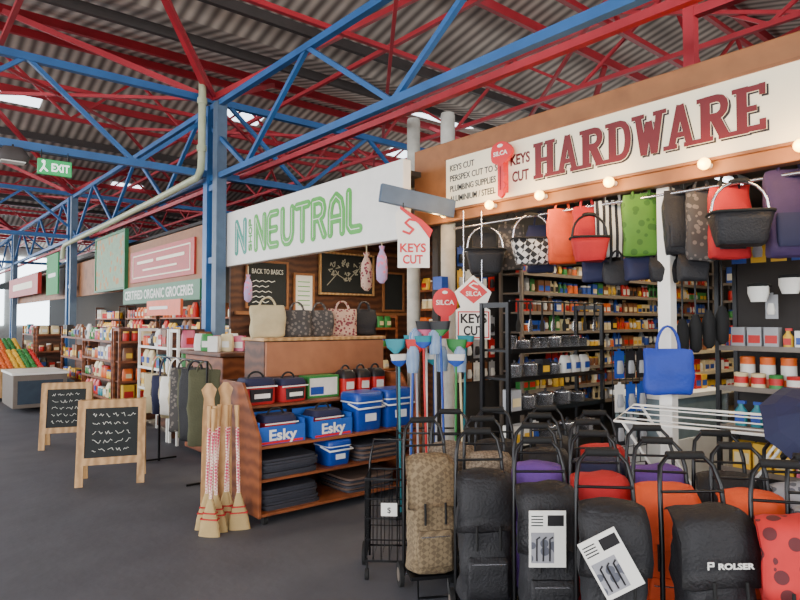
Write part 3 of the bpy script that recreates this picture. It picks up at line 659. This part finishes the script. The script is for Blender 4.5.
for i in range(9):
    x=3.0+.16*(i%3); y=6.95+.2*(i//3)
    put(random.choice(['storage_jar','product_box','filled_packet']),x,y,1.25,-.8,random.choice(['brown','cream','white','green','pink']),'white',(1.2,1.2,1.2),'goods on the counter','on the timber counter')
# clothes rack with totes
t=thing('clothes_rack','black garment rail with tote bags and clothes','rack',(2.5,5.95,0))
MB().tube([(0,0,0),(0,0,1.2),(0,1.35,1.2),(0,1.35,0)],.014,8).tube([(-.2,0,.02),(.2,0,.02)],.012).tube([(-.2,1.35,.02),(.2,1.35,.02)],.012).obj('frame',BLACKM,t)
for i in range(10):
    y=6.02+.135*i; m,l,h=[(OLIVE,'olive folded garment',.75),(BLACKF,'black cloth garment',.72),(OLIVE,'dark olive shirt',.7),(DGREYF,'charcoal patterned garment',.66),(BEIGEF,'natural canvas tote',.42),(WHITE,'white cotton tote',.4),(BEIGEF,'natural canvas tote',.45),(NAVYF,'navy cotton tote',.42),(DGREYF,'charcoal patterned tote',.42),(BEIGEF,'cream tote',.44)][i]
    tote((2.5-.04*(i%2),y,1.12-h-(.12 if i>3 else 0)),-.55+random.uniform(-.3,.3),.32,h,.08,m,l+' hanging from garment rail',name='hanging_bag' if i>3 else 'hanging_garment',hh=.1 if i<4 else .22,cat='bag' if i>3 else 'clothing')
# ------------------------------------------------------------ stalls beyond
SC=['cream','red','pink','brown','black','teal','yellow','green','orange','brown']
for (x,y,L,rr,lab,mm) in ((2.95,9.55,1.2,[.35,.65,.95,1.25],'cream display rack of greeting cards',WHITE),(2.75,12.0,1.8,[.4,.7,1.0,1.3],'timber display stand of packaged goods',WOODM),(2.9,14.4,1.8,[.5,.9,1.3],'timber display stand of groceries',WOODM),(2.8,18.3,1.4,[.5,.9,1.3],'timber display stand of groceries',WOODM)):
    shelving(lab,(x,y),(0,-1),L,.3,rr,1.5,mm,mm,back=WOODD)
    fill((x+.08,y-.03),(0,-1),L-.06,rr,['product_box','filled_packet','storage_jar'],'goods on aisle display stands','on an aisle display stand',SC+['white'],sc=(1.1,1.6),gap=.03,runs=(1,2))
    shelving(lab,(x+.02,y-L-.36),(1,0),.7,.3,rr,1.5,mm,mm,back=WOODD)
    fill((x+.05,y-L-.28),(1,0),.64,rr,['product_box','filled_packet','storage_jar'],'goods on aisle display stands','on an aisle display stand',SC+['white'],sc=(1.1,1.6),gap=.03,runs=(1,2))
for (Y) in (9.85,12.9,15.9,19.0,22.5):
    rows=[.9,1.3,1.7]
    shelving('grocery shelves inside the shop',(5.9,Y+1.4),(0,-1),2.8,.3,rows,2.1,WOODM,WOODD,back=WALLD)
    fill((6.0,Y+1.3),(0,-1),2.6,rows,['product_box','storage_jar','filled_packet'],'goods inside the grocery shops','on grocery shop shelves',['white','cream','red','yellow','brown','green','orange'],sc=(1.8,2.2),gap=.05)
for (x,y,l) in ((2.25,13.0,'white counter fridge at a food stall'),(2.3,20.2,'white stall counter in the aisle')):
    t=thing('stall_counter',l,'counter',(x,y,0)); MB().box(-.45,.4,-.4,.8,.08,.66).obj('body',GSH,t,bevel=.01); MB().box(-.47,.42,-.42,.82,.66,.7).obj('top',WHITE,t); MB().box(-.38,.33,-.415,-.4,.15,.56).obj('glass_front',mat('stall_glass',(60,72,84),.15),t)
fr=MB().ball((0,0,0),.055,.055,.05).mesh('fruit',[ORANGEF])
for (fx,fy,fz,cc) in((2.2,15.4,.55,[('orange','orange'),('orange','orange'),('lemon','yellow'),('apple','green'),('apple','red')]),(2.2,17.7,.75,[('apple','red'),('lemon','yellow'),('orange','orange'),('apple','green'),('lemon','yellow')])):
    t=thing('fruit_stall','timber fruit stall with sloping trays of fruit','market stall',(fx,fy,0))
    MB().add([(-.5,-.6,fz),(.5,-.6,fz),(.5,1,fz+.4),(-.5,1,fz+.4),(-.5,-.6,.06),(.5,-.6,.06),(.5,1,.06),(-.5,1,.06)],[(0,1,2,3),(7,6,5,4),(0,4,5,1),(1,5,6,2),(2,6,7,3),(3,7,4,0)]).obj('body',WOODM,t)
    MB().box(-.52,.52,-.64,-.6,.06,fz+.1).obj('tray_lip',WOODP,t)
    for i in range(9):
        nm,cl=cc[i//2]
        for j in range(9):
            o=bpy.data.objects.new(nm,fr); COL.objects.link(o); y=fy-.5+j*.16+random.uniform(-.02,.02)
            o.location=(fx-.43+i*.108,y,fz+(y-fy+.6)*.25+.045)
            o.material_slots[0].link='OBJECT'; o.material_slots[0].material=PAL[cl]
            tag(o,'ripe %s%s on the fruit stall'%(cl+' ' if nm!='orange' else '',nm),'fruit','fruit on the stalls')
# ------------------------------------------------------------ sandwich boards
def aboard(loc,rz,h,w,label):
    t=thing('sandwich_board',label,'sign',loc,(0,0,rz),'chalk sandwich boards')
    for s,nm in((1,'front_leaf'),(-1,'rear_leaf')):
        a=.2*s
        p=MB().box(-w/2,-w/2+.07,-.015,.015,0,h).box(w/2-.07,w/2,-.015,.015,0,h).box(-w/2+.07,w/2-.07,-.015,.015,h-.08,h).box(-w/2+.07,w/2-.07,-.015,.015,.2,.27).obj(nm,WOODP,t,(0,-.19*s,0),(-a,0,0))
        MB().box(-w/2+.07,w/2-.07,-.008,.008,.27,h-.08).obj('chalkboard',BOARDB,p)
        if s==1:
            rr=random.Random(int(h*100+loc[1]))
            b=MB()
            for i in range(5):
                z=h-.15-.085*i; x=-w*.28
                while x<w*.27:
                    L=rr.uniform(.03,.08); n=max(3,int(L/.012)); pts=[(x+L*k/n,z+rr.uniform(-.02,.02)) for k in range(n+1)]
                    for k in range(n): b.beam((pts[k][0],-.0095,pts[k][1]),(pts[k+1][0],-.0095,pts[k+1][1]),.002,.004)
                    x+=L+.025
            b.obj('chalk_writing',CHALK,p)
    MB().tube([(-w/2-.005,-.1,.45),(-w/2-.005,.1,.45)],.004,5).obj('chain',BEIGEF,t)
aboard((1.83,6.7,0),-.35,.83,.62,'pine framed chalk sandwich board standing on the asphalt')
aboard((1.88,8.9,0),-.35,.83,.58,'pine framed chalk sandwich board further up the aisle')
# ------------------------------------------------------------ stepped display shelf on castors
U=(2.28,4.42)
t=thing('display_shelf','brown timber stepped display shelf on castors','display shelf',(U[0],U[1],0))
prof=[(0,.07),(.68,.07),(.68,1.1),(.3,1.1),(.0,.68)]
for x in(0,1.68):
    MB().add([(x,y,z) for y,z in prof]+[(x+.025,y,z) for y,z in prof],[(4,3,2,1,0),(5,6,7,8,9)]+[(i,(i+1)%5,5+(i+1)%5,5+i) for i in range(5)]).obj('end_panel',WOODM,t,bevel=.003)
for z,y0,n in((.1,0,'shelf_board'),(.36,0.02,'shelf_board'),(.62,.02,'shelf_board'),(.9,.32,'shelf_board')):
    MB().box(.027,1.678,y0,.655,z-.022,z-.001).obj(n,WOODM,t)
MB().box(.027,1.678,.656,.676,.08,1.1).obj('back_panel',WOODD,t)
for x in(.08,1.62):
    for y in(.06,.6):
        MB().tube([(x-.015,y,.035),(x+.015,y,.035)],.034,12).obj('castor',BLACKR,t)
def at(x,y,z): return (U[0]+x,U[1]+y,z)
MBR=mat('mat_brown',(96,76,66),.8)
for (x,z,n) in((.33,.1,8),(.32,.36,7),(1.27,.36,7),(1.15,.1,6)):
    for i in range(n):
        o=MB().loft([(0,0,0,.54,.5),(0,0,.018,.54,.5)],20,.25).obj('car_mat',MBR if (x>1 and i%2) else MAT_DK,loc=at(x+random.uniform(-.02,.02),.29+random.uniform(-.02,.02),z+.0205*i)); tag(o,'%s rubber car mat stacked on a shelf'%('brown' if (x>1 and i%2) else 'dark grey'),'mat','stacked car mats')
def card(x,w,rz=0):
    t=thing('display_carton','blue printed cooler display carton on shelf','carton',at(x,.22,.62),(0,0,rz),'blue display cartons')
    b=MB(); b.box(-w/2,w/2,-.16,-.15,0,.14).box(-w/2,w/2,.15,.16,0,.22).box(-w/2,-w/2+.01,-.15,.15,0,.18).box(w/2-.01,w/2,-.15,.15,0,.18).box(-w/2,w/2,-.15,.15,0,.01); b.obj('carton_body',CARDB,t)
    txt('Esky',.12,WHITE,t,(0,-.162,.03),width=w*.6,off=.003,align='CENTER',rot=(pi/2,0,0))
    MB().box(-w*.45,w*.45,-.1615,-.1605,.005,.022).obj('printed_stripe',SRED,t)
card(.24,.42); card(.72,.42,.06)
def softcooler(x,y,z,w,h,label,rz=0):
    t=thing('cooler_bag',label,'cooler bag',at(x,y,z),(0,0,rz),'soft cooler bags')
    MB().loft([(0,0,0,w*.95,.2),(0,0,.02,w,.22),(0,0,h*.72,w,.22)],20,.35).obj('body',REDF,t)
    MB().loft([(0,0,h*.72,w*1.01,.225),(0,0,h*.8,w*1.02,.23),(0,0,h,w*.9,.18)],20,.35).obj('lid',NAVYF,t)
    MB().loft([(0,-.105,h*.12,w*.7,.03),(0,-.108,h*.6,w*.75,.03)],14,.4).obj('front_pocket',BLACKF,t)
    MB().box(-w*.25,w*.25,-.128,-.122,h*.25,h*.42).obj('badge',WHITE,t)
    MB().tube(arc(w*.5,.06,0,h-.01),.009,6).obj('handle',BLACKR,t)
    MB().box(-w*.51,w*.51,-.117,-.112,h*.66,h*.71).obj('trim_strip',WHITE,t)
softcooler(.2,.46,.9,.29,.22,'black and red soft cooler bag on top shelf')
softcooler(.52,.47,.9,.27,.2,'black and red soft cooler bag on top shelf',.1)
softcooler(.26,.22,.635,.3,.2,'black and red soft cooler bag in a blue carton')
softcooler(.72,.22,.635,.3,.2,'black and red soft cooler bag in a blue carton',.05)
def cooler(x,y,z,w,h,label,rz=0):
    t=thing('cooler_box',label,'cooler',at(x,y,z),(0,0,rz),'hard cooler boxes')
    MB().loft([(0,0,0,w*.9,.22),(0,0,.02,w*.93,.24),(0,0,h*.76,w,.26)],22,.3).obj('body',COOLB,t)
    MB().loft([(0,0,h*.76,w*1.04,.28),(0,0,h*.94,w*1.04,.28),(0,0,h,w*.98,.25)],22,.3).obj('lid',COOLB,t)
    MB().loft([(0,0,h*.735,w*1.05,.285),(0,0,h*.77,w*1.05,.285)],22,.3).obj('lid_seal',COOLW,t)
    MB().tube([(-w*.5,-.0,h*.7),(-w*.5,-.145,h*.6),(w*.5,-.145,h*.6),(w*.5,0,h*.7)],.009,8).obj('handle',COOLW,t)
    MB().box(-w*.2,w*.2,-.135,-.128,h*.25,h*.45).obj('badge',COOLW,t)
cooler(1.13,.19,.62,.31,.34,'blue hard cooler box with pale seal',.05)
cooler(1.49,.19,.62,.33,.35,'blue hard cooler box with pale seal')
cooler(.8,.18,.36,.24,.22,'small blue hard cooler box on middle shelf')
o=MB().box(0,.34,0,.16,0,.2).box(.02,.32,-.002,0,.02,.18,1).box(.03,.17,-.004,-.002,.03,.1,2).obj('printed_carton',[PAL['green'],PAL['white'],PAL['blue']],loc=at(.72,.46,.9)); tag(o,'green and white printed carton on top shelf','box')
for i,x in enumerate((1.16,1.34,1.52)):
    t=thing('toolbox','small red and black toolbox on top shelf','toolbox',at(x,.5,.9),group='small toolboxes')
    MB().loft([(0,0,0,.14,.16),(0,0,.16,.15,.17)],16,.3).obj('body',PAL['red'],t)
    MB().loft([(0,0,.16,.155,.175),(0,0,.21,.15,.16),(0,0,.24,.1,.1)],16,.3).obj('lid',PAL['black'],t)
    MB().tube(arc(.09,.05,0,.23),.01,8).obj('handle',PAL['black'],t)
    MB().box(-.04,.04,-.092,-.082,.06,.13).obj('label_plate',PAL['white'],t)
for i in range(7):
    x=1.92+.07*(i%4)+.01*i; y=4.5+.11*(i//4)+.05*(i%3)
    t=thing('millet_broom','straw broom with pink patterned handle leaning by the shelf','broom',(x,y,0),(random.uniform(-.04,.04),random.uniform(-.04,.06),-.6+random.uniform(-.3,.3)),'straw brooms')
    MB().loft([(0,0,0,.17,.045),(0,0,.1,.14,.05),(0,0,.2,.08,.045),(0,0,.28,.035,.035)],16,.8).obj('straw_head',STRAW,t)
    MB().box(-.066,.066,-.027,.027,.125,.135).box(-.05,.05,-.026,.026,.17,.18).obj('binding',REDF,t)
    MB().tube([(0,0,.27),(0,0,.78)],.014,10).obj('handle',PINKH,t)
    MB().tube([(0,0,.78),(0,0,.95)],[.014,.02],10).obj('grip',WOODP,t)
for i in range(2):
    o=MB().prism([(-.06,0),(.06,0),(.05,.8),(.04,.98),(.06,1.05),(.02,1.1),(-.02,1.1),(-.06,1.05),(-.04,.98),(-.05,.8)],-.01,.01).obj('wooden_paddle',WOODP,loc=(2.06+.14*i,4.86,0),rot=(pi/2,0,-.5)); tag(o,'pale wooden paddle standing beside the display shelf','paddle','wooden paddles')
# mops and brooms rack
SX,SY=3.52,3.78
t=thing('mop_stand','black wire stand holding upright mops','stand',(SX,SY,0),(0,0,-.7))
for z in(.12,.7): MB().tube([(-.29,-.12,z),(.29,-.12,z),(.29,.12,z),(-.29,.12,z)],.008,6,closed=True).obj('ring_rail',BLACKM,t)
for x,y in((-.29,-.12),(.29,-.12),(.29,.12),(-.29,.12)): MB().tube([(x,y,0),(x,y,.73)],.009,6).obj('leg',BLACKM,t)
MB().box(-.28,.28,-.11,.11,.03,.05).obj('base_tray',BLACKM,t)
cs=['teal','blue','silver','red','silver','blue','green','cream','black','silver','red','white','blue','pink','silver','teal']
hcs=['blue','teal','red','blue','pink','green','blue','blue','teal','red','blue','pink','teal','blue','green','red']
for i in range(16):
    u=-.26+.074*(i%8); v=-.06 if i<8 else .06
    ca,sa=math.cos(-.7),math.sin(-.7)
    x=SX+u*ca-v*sa; y=SY+u*sa+v*ca
    H=1.18+.05*(i*7%6)
    kind=i%3
    nm=['scrub_brush','floor_mop','household_broom'][kind]
    t=thing(nm,f"{['scrubbing brush','mop','broom'][kind]} with {cs[i]} handle standing head up in the rack",['brush','mop','broom'][kind],(x,y,.055),(random.uniform(-.03,.03),random.uniform(-.03,.03),-.7+random.uniform(-.5,.5)),'upright mops and brooms')
    MB().tube([(0,0,0),(0,0,H)],.01,8).obj('handle',PAL[cs[i]],t)
    hc=PAL[hcs[i]]
    if kind==0:
        MB().loft([(0,0,H,.03,.03),(0,0,H+.03,.12,.04),(0,0,H+.05,.14,.045)],14,.5).obj('head_block',hc,t); MB().loft([(0,0,H+.05,.13,.04),(0,0,H+.1,.15,.06)],14,.5).obj('bristles',PAL['teal'] if i%2 else PAL['white'],t)
    elif kind==1:
        MB().lathe([(.02,H-.03),(.025,H+.02),(.04,H+.03)],12).obj('socket',hc,t); MB().dense([(0,0,H-.1,.09,.09),(0,0,H-.02,.11,.11),(0,0,H+.07,.1,.1),(0,0,H+.11,.04,.04)],3,14,1).wrinkle(.012,20,i).obj('mop_strands',mat('mop_cotton',(170,180,190),.9,pat='soft',rgb2=(60,120,180),ps=30),t)
    else:
        MB().loft([(0,0,H,.04,.035),(0,0,H+.05,.15,.045)],14,.5).obj('head_block',hc,t); MB().loft([(0,0,H+.05,.15,.045),(0,0,H+.12,.18,.06)],14,.5).obj('bristles',PAL['black'] if i%2 else hc,t)
# ------------------------------------------------------------ folding wire cart
t=thing('wire_shopping_cart','black folding wire shopping cart with price tag','shopping cart',(2.54,3.12,0),(0,0,-.75))
b=MB()
for z in(.12,.25,.38,.5,.62): 
    b.tube([(-.15,-.14,z),(.15,-.14,z),(.15,.14,z),(-.15,.14,z)],.004 if z not in(.12,.62) else .007,6,closed=True)
for k in range(7):
    x=-.15+.05*k
    b.tube([(x,-.14,.62),(x,-.14,.12),(x,.14,.12),(x,.14,.62)],.003,5)
for k in range(1,6):
    y=-.14+.047*k
    b.tube([(-.15,y,.62),(-.15,y,.12)],.003,5); b.tube([(.15,y,.62),(.15,y,.12)],.003,5)
b.obj('wire_basket',BLACKM,t)
MB().tube([(-.15,.15,.05),(-.15,.16,.66),(-.13,.22,.8),(.13,.22,.8),(.15,.16,.66),(.15,.15,.05)],.008,8).obj('handle_frame',BLACKM,t)
for x in(-.18,.18): MB().tube([(x-.012,.12,.075),(x+.012,.12,.075)],.075,18).tube([(x-.014,.12,.075),(x+.014,.12,.075)],.03,12,1).obj('wheel',[BLACKR,GSH],t)
for x in(-.14,.14): MB().tube([(x-.01,-.12,.035),(x+.01,-.12,.035)],.035,14).tube([(x,-.12,.03),(x,-.12,.13)],.006,6).obj('caster',BLACKR,t)
MB().box(-.05,.05,-.152,-.149,.4,.48).obj('price_tag',WHITE,t)
txt('$',.05,BLACKT,t,(0,-.1525,.42),align='CENTER',rot=(pi/2,0,0))
# ------------------------------------------------------------ shopping trolleys
def trolley(loc,rz,m,label,seed):
    t=thing('shopping_trolley',label,'shopping trolley',loc,(0,0,rz),'wheeled shopping trolleys')
    MB().tube([(-.135,.08,.07),(-.135,.085,.6),(-.125,.12,.86),(-.11,.15,.94),(-.07,.165,.985),(.07,.165,.985),(.11,.15,.94),(.125,.12,.86),(.135,.085,.6),(.135,.08,.07)],.0105,8).tube([(-.135,.09,.18),(.135,.09,.18)],.009,6).tube([(-.125,.1,.84),(.125,.1,.84)],.007,6).obj('frame',BLACKM,t)
    MB().tube([(-.075,.165,.985),(.075,.165,.985)],.019,10).obj('grip',BLACKR,t)
    MB().dense([(0,-.03,.14,.24,.15),(0,-.035,.16,.27,.185),(.006,-.045,.3,.27,.2),(-.004,-.04,.5,.262,.19),(0,-.03,.66,.25,.165),(0,-.02,.775,.235,.13),(0,-.012,.795,.22,.1)],5,36,.42).wrinkle(.022,9,seed).wrinkle(.007,28,seed).obj('bag',m,t)
    # draped flap with crisp lower edge, sagging a little at its corners
    P=[(.055,.795),(.03,.81),(.0,.815),(-.04,.81),(-.075,.795),(-.1,.765),(-.118,.715),(-.13,.66),(-.138,.6),(-.143,.54)]
    vs=[];K=8
    for i,(y,z) in enumerate(P):
        for k in range(K+1):
            u=k/K*2-1; w=.128+.004*min(i,6)
            vs.append((u*w,y+.028*abs(u)**4,z-.022*abs(u)**3+(.016*(1-u*u) if i==len(P)-1 else 0)*-1))
    n=len(P); N1=K+1
    vs2=[(x,y+.01,z-.008) for x,y,z in vs]; fs=[]
    for i in range(n-1):
        for k in range(K): a=i*N1+k; fs+=[(a,a+N1,a+N1+1,a+1),(a+n*N1+1,a+n*N1+N1+1,a+n*N1+N1,a+n*N1)]
        for a in(i*N1,i*N1+K): fs.append((a,a+N1,a+N1+n*N1,a+n*N1))
    for k in range(K): a=(n-1)*N1+k; fs.append((a,a+1,a+1+n*N1,a+n*N1))
    MB().add(vs+vs2,fs,0,True).wrinkle(.014,11,seed+5).obj('flap',m,t)
    MB().dense([(0,-.14,.19,.19,.03),(0,-.15,.21,.205,.04),(0,-.152,.38,.205,.04),(0,-.143,.4,.19,.025)],4,22,.35).wrinkle(.008,16,seed).obj('front_pocket',m,t)
    for x in(-.06,.06): MB().tube([(x,-.16,.56),(x,-.168,.5),(x,-.166,.44)],.007,6).obj('strap',BLACKR,t)
    MB().box(-.085,.085,-.176,-.171,.372,.377).obj('zip',CHROME,t)
    MB().box(-.13,.13,-.11,.09,.11,.13).obj('base_plate',BLACKM,t)
    MB().tube([(-.09,-.1,.12),(-.09,-.11,.01),(.09,-.11,.01),(.09,-.1,.12)],.008,6).obj('stand_leg',BLACKM,t)
    MB().tube([(-.16,.09,.075),(.16,.09,.075)],.007,6).obj('axle',CHROME,t)
    for x in(-.155,.155): MB().tube([(x-.012,.09,.075),(x+.012,.09,.075)],.073,20).tube([(x-.014,.09,.075),(x+.014,.09,.075)],.04,14,1).obj('wheel',[BLACKR,GSH],t)
    return t
PR=[trolley((2.54,2.76,0),-.5,PLAID,'beige plaid shopping trolley standing at the row end',1),
    trolley((2.49,2.28,0),-.65,BLACKF,'black nylon shopping trolley in the front row',4),
    trolley((2.52,1.9,0),-.7,BLACKF,'black shopping trolley with a white brochure card',8)]
cnt=[0]
def tr(x,y,rz,m,label):
    cnt[0]+=1
    q=clone(PR[cnt[0]%3],(x,y,0),(random.uniform(-.01,.01),0,rz+random.uniform(-.12,.12)),{'bag':m,'flap':m,'front_pocket':m},label); return q
TF=[PR[1],PR[2],tr(2.5,1.53,-.9,BLACKF,'black shopping trolley with tilted brochure card')]
T6=tr(2.74,1.22,-.75,BLACKF,'large black shopping trolley with white maker lettering'); T6.scale=(1.12,1.12,1.0)
back=[(2.85,2.56,-.7,TAUPE,'taupe patterned shopping trolley in second row'),(2.86,2.2,-.7,PURPF,'purple shopping trolley in second row'),(2.9,1.84,-.8,REDF,'red shopping trolley in second row'),(2.97,1.52,-.85,ORANGEF,'orange shopping trolley in second row'),
(3.14,1.2,-.85,ORANGEF,'bright orange shopping trolley in second row'),(3.12,.86,-.9,GREYF,'grey patterned shopping trolley beside an orange one'),(3.22,2.42,-.7,BLACKF,'black shopping trolley in the rear row'),(3.24,2.06,-.75,NAVYF,'navy shopping trolley in the rear row'),(3.3,1.74,-.8,PURPF,'purple shopping trolley in the rear row'),(3.42,1.42,-.85,BLACKF,'black shopping trolley in the rear row'),(3.47,1.08,-.85,GREYF,'grey patterned shopping trolley in the rear row'),(2.86,.92,-.9,REDPF,'red spotted shopping trolley in second row'),(3.2,2.8,-.7,BLACKF,'black shopping trolley near the mop stand'),(2.9,2.93,-.65,TAUPE,'taupe patterned shopping trolley near the mop stand'),(3.56,2.6,-.7,BLACKF,'black shopping trolley before the wire rack'),(3.6,2.26,-.7,REDF,'red shopping trolley in the rear row')]
for a in back: tr(*a)
for T,rot,off in((PR[2],.0,-.03),(TF[2],-.5,-.04)):
    p=MB().box(-.085,.085,-.004,0,-.13,.13).obj('brochure_card',WHITE,T,(off,-.182,.6),(0.03,rot,0)); p['label']='white printed brochure card'
    MB().box(-.075,.03,-.0055,-.004,-.11,.03).obj('printed_photo',GREYF,p)
    MB().box(.0,.075,-.0055,-.004,.06,.11).obj('printed_heading',BLACKT,p)
    b=MB()
    for k in range(4): b.box(-.075,-.02,-.0055,-.004,.06+.014*k,.065+.014*k)
    for k in range(3): b.tube([(-.05+.03*k,-.007,-.1),(-.05+.03*k,-.007,.0),(-.035+.03*k,-.007,.01)],.004,5)
    b.obj('printed_lines',BLACKT,p)
txt('ROLSER',.032,WHITE,T6,(.01,-.178,.62),width=.13,off=.001,align='CENTER',rot=(pi/2,0,0))
MB().stroke([(0,0),(0,.026),(.018,.026),(.018,.013),(0,.013)],.006,0,.001).obj('logo_mark',WHITE,T6,(-.09,-.178,.62),(pi/2,0,0))
# ------------------------------------------------------------ clothes airer
t=thing('clothes_airer','white folding clothes airer above the trolleys','clothes airer',(3.9,1.72,0),(0,0,-1.35))
for y in(-.12,0,.12): MB().tube([(-.5,y,1.0+.15*y),(.5,y,1.0+.15*y)],.005,6).obj('rail_wire',WHITE,t)
MB().tube([(-.5,-.2,.97),(.5,-.2,.97),(.5,.2,1.03),(-.5,.2,1.03)],.009,6,closed=True).obj('rail_frame',WHITE,t)
for y,z in((-.2,.97),(.2,1.03)):
    MB().tube([(-.45,y,z),(.2,y,.01)],.009,6).obj('leg',WHITE,t); MB().tube([(.45,y,z),(-.2,y,.01)],.009,6).obj('leg',WHITE,t)
t=thing('umbrella','dark blue umbrella resting over the trolleys','umbrella',(3.62,1.08,1.06),(.6,-.75,0))
n=16; vs=[(0,0,.14)]
for r,z in((.12,.115),(.2,.06),(.25,0)): vs+=[(r*(1 if k%2==0 else .93)*math.cos(2*pi*k/n),r*(1 if k%2==0 else .93)*math.sin(2*pi*k/n),z+(0 if k%2==0 else .012)) for k in range(n)]
fs=[(0,1+k,1+(k+1)%n) for k in range(n)]
for q in range(2): fs+=[(1+q*n+k,1+(q+1)*n+k,1+(q+1)*n+(k+1)%n,1+q*n+(k+1)%n) for k in range(n)]
MB().add(vs,fs).obj('canopy',NAVYF,t)
MB().tube([(0,0,.18),(0,0,-.3)],.008,6).obj('shaft',CHROME,t)
MB().tube([(0,0,-.3),(0,0,-.35),(.03,0,-.38),(.06,0,-.35)],.012,8).obj('handle',BLACKR,t)
# ------------------------------------------------------------ interior lamps
def tube_light(x,y,z,L,e,ang=0):
    t=thing('fluorescent_light','slim fluorescent light fixed to the shop ceiling','light',(x,y,z),(0,0,ang),'shop ceiling lights')
    MB().tube([(-L/2,0,0),(L/2,0,0)],.018,10).obj('tube',TUBE,t)
    MB().box(-L/2-.03,L/2+.03,-.05,.05,.03,.08).obj('housing',WHITE,t)
    l=bpy.data.lights.new('lamp','AREA'); l.shape='RECTANGLE'; l.size=L; l.size_y=.1; l.energy=e; l.color=(1,.8,.54)
    o=bpy.data.objects.new('lamp_glow',l); COL.objects.link(o); o.parent=t; o.location=(0,0,-.03)
for x,y in((5.3,3.4),(7.3,3.6),(5.6,1.4),(8,2),(6.2,2.6)): tube_light(x,y,3.0,1.2,24)
for x,y in((4.6,6.8),(5.6,5.8),(4.4,5.4)): tube_light(x,y,2.9,1.2,30)
for y in(10,13.5,18,22,27): tube_light(4.6,y,2.95,1.2,80,pi/2)
# ------------------------------------------------------------ sky, open-side area lamps and added roof uplights
w=bpy.data.worlds.new('World'); bpy.context.scene.world=w; w.use_nodes=True
bg=w.node_tree.nodes['Background']; bg.inputs['Color'].default_value=(.88,.93,1,1); bg.inputs['Strength'].default_value=2.9
def area(loc,tgt,sx,sy,e,c=(1,1,1)):  # unseen area lamp: stands in for open-side light
    l=bpy.data.lights.new('fill_lamp','AREA'); l.shape='RECTANGLE'; l.size=sx; l.size_y=sy; l.energy=e; l.color=c
    o=bpy.data.objects.new('area_fill',l); COL.objects.link(o); o.location=loc
    o.rotation_euler=(Vector(tgt)-Vector(loc)).to_track_quat('-Z','Y').to_euler()
area((-9,-2,4.5),(4,4,1),10,4,1150,(.97,.98,1))
area((-8,14,4.5),(4,10,1.2),12,3,1100,(.95,.97,1))
area((-6,26,4.5),(4,20,1.2),12,3,1500,(.95,.97,1))
area((2,-9,4.5),(4,4,1.2),8,3,500,(1,.98,.95))
area((-7,2,.6),(3,8,6.5),10,4,600,(1,.97,.92))  # added low uplight to brighten the roof underside, no opening here
area((8,-8,3.4),(8,4,6.5),10,2,450,(1,.97,.92))  # added uplight at shop-roof height, brightens the roof sheeting
area((14,10,3.4),(10,8,6.5),8,8,300,(1,.97,.92))  # second added uplight over the shops, also only for the roof
# ------------------------------------------------------------ camera
cd=bpy.data.cameras.new('Camera'); cam=bpy.data.objects.new('Camera',cd); COL.objects.link(cam)
cam.location=(0,0,1.6); cam.rotation_euler=(math.radians(92),0,math.radians(-40)); cd.sensor_width=36; cd.lens=27.9
cd.clip_start=.05; cd.clip_end=200
bpy.context.scene.camera=cam
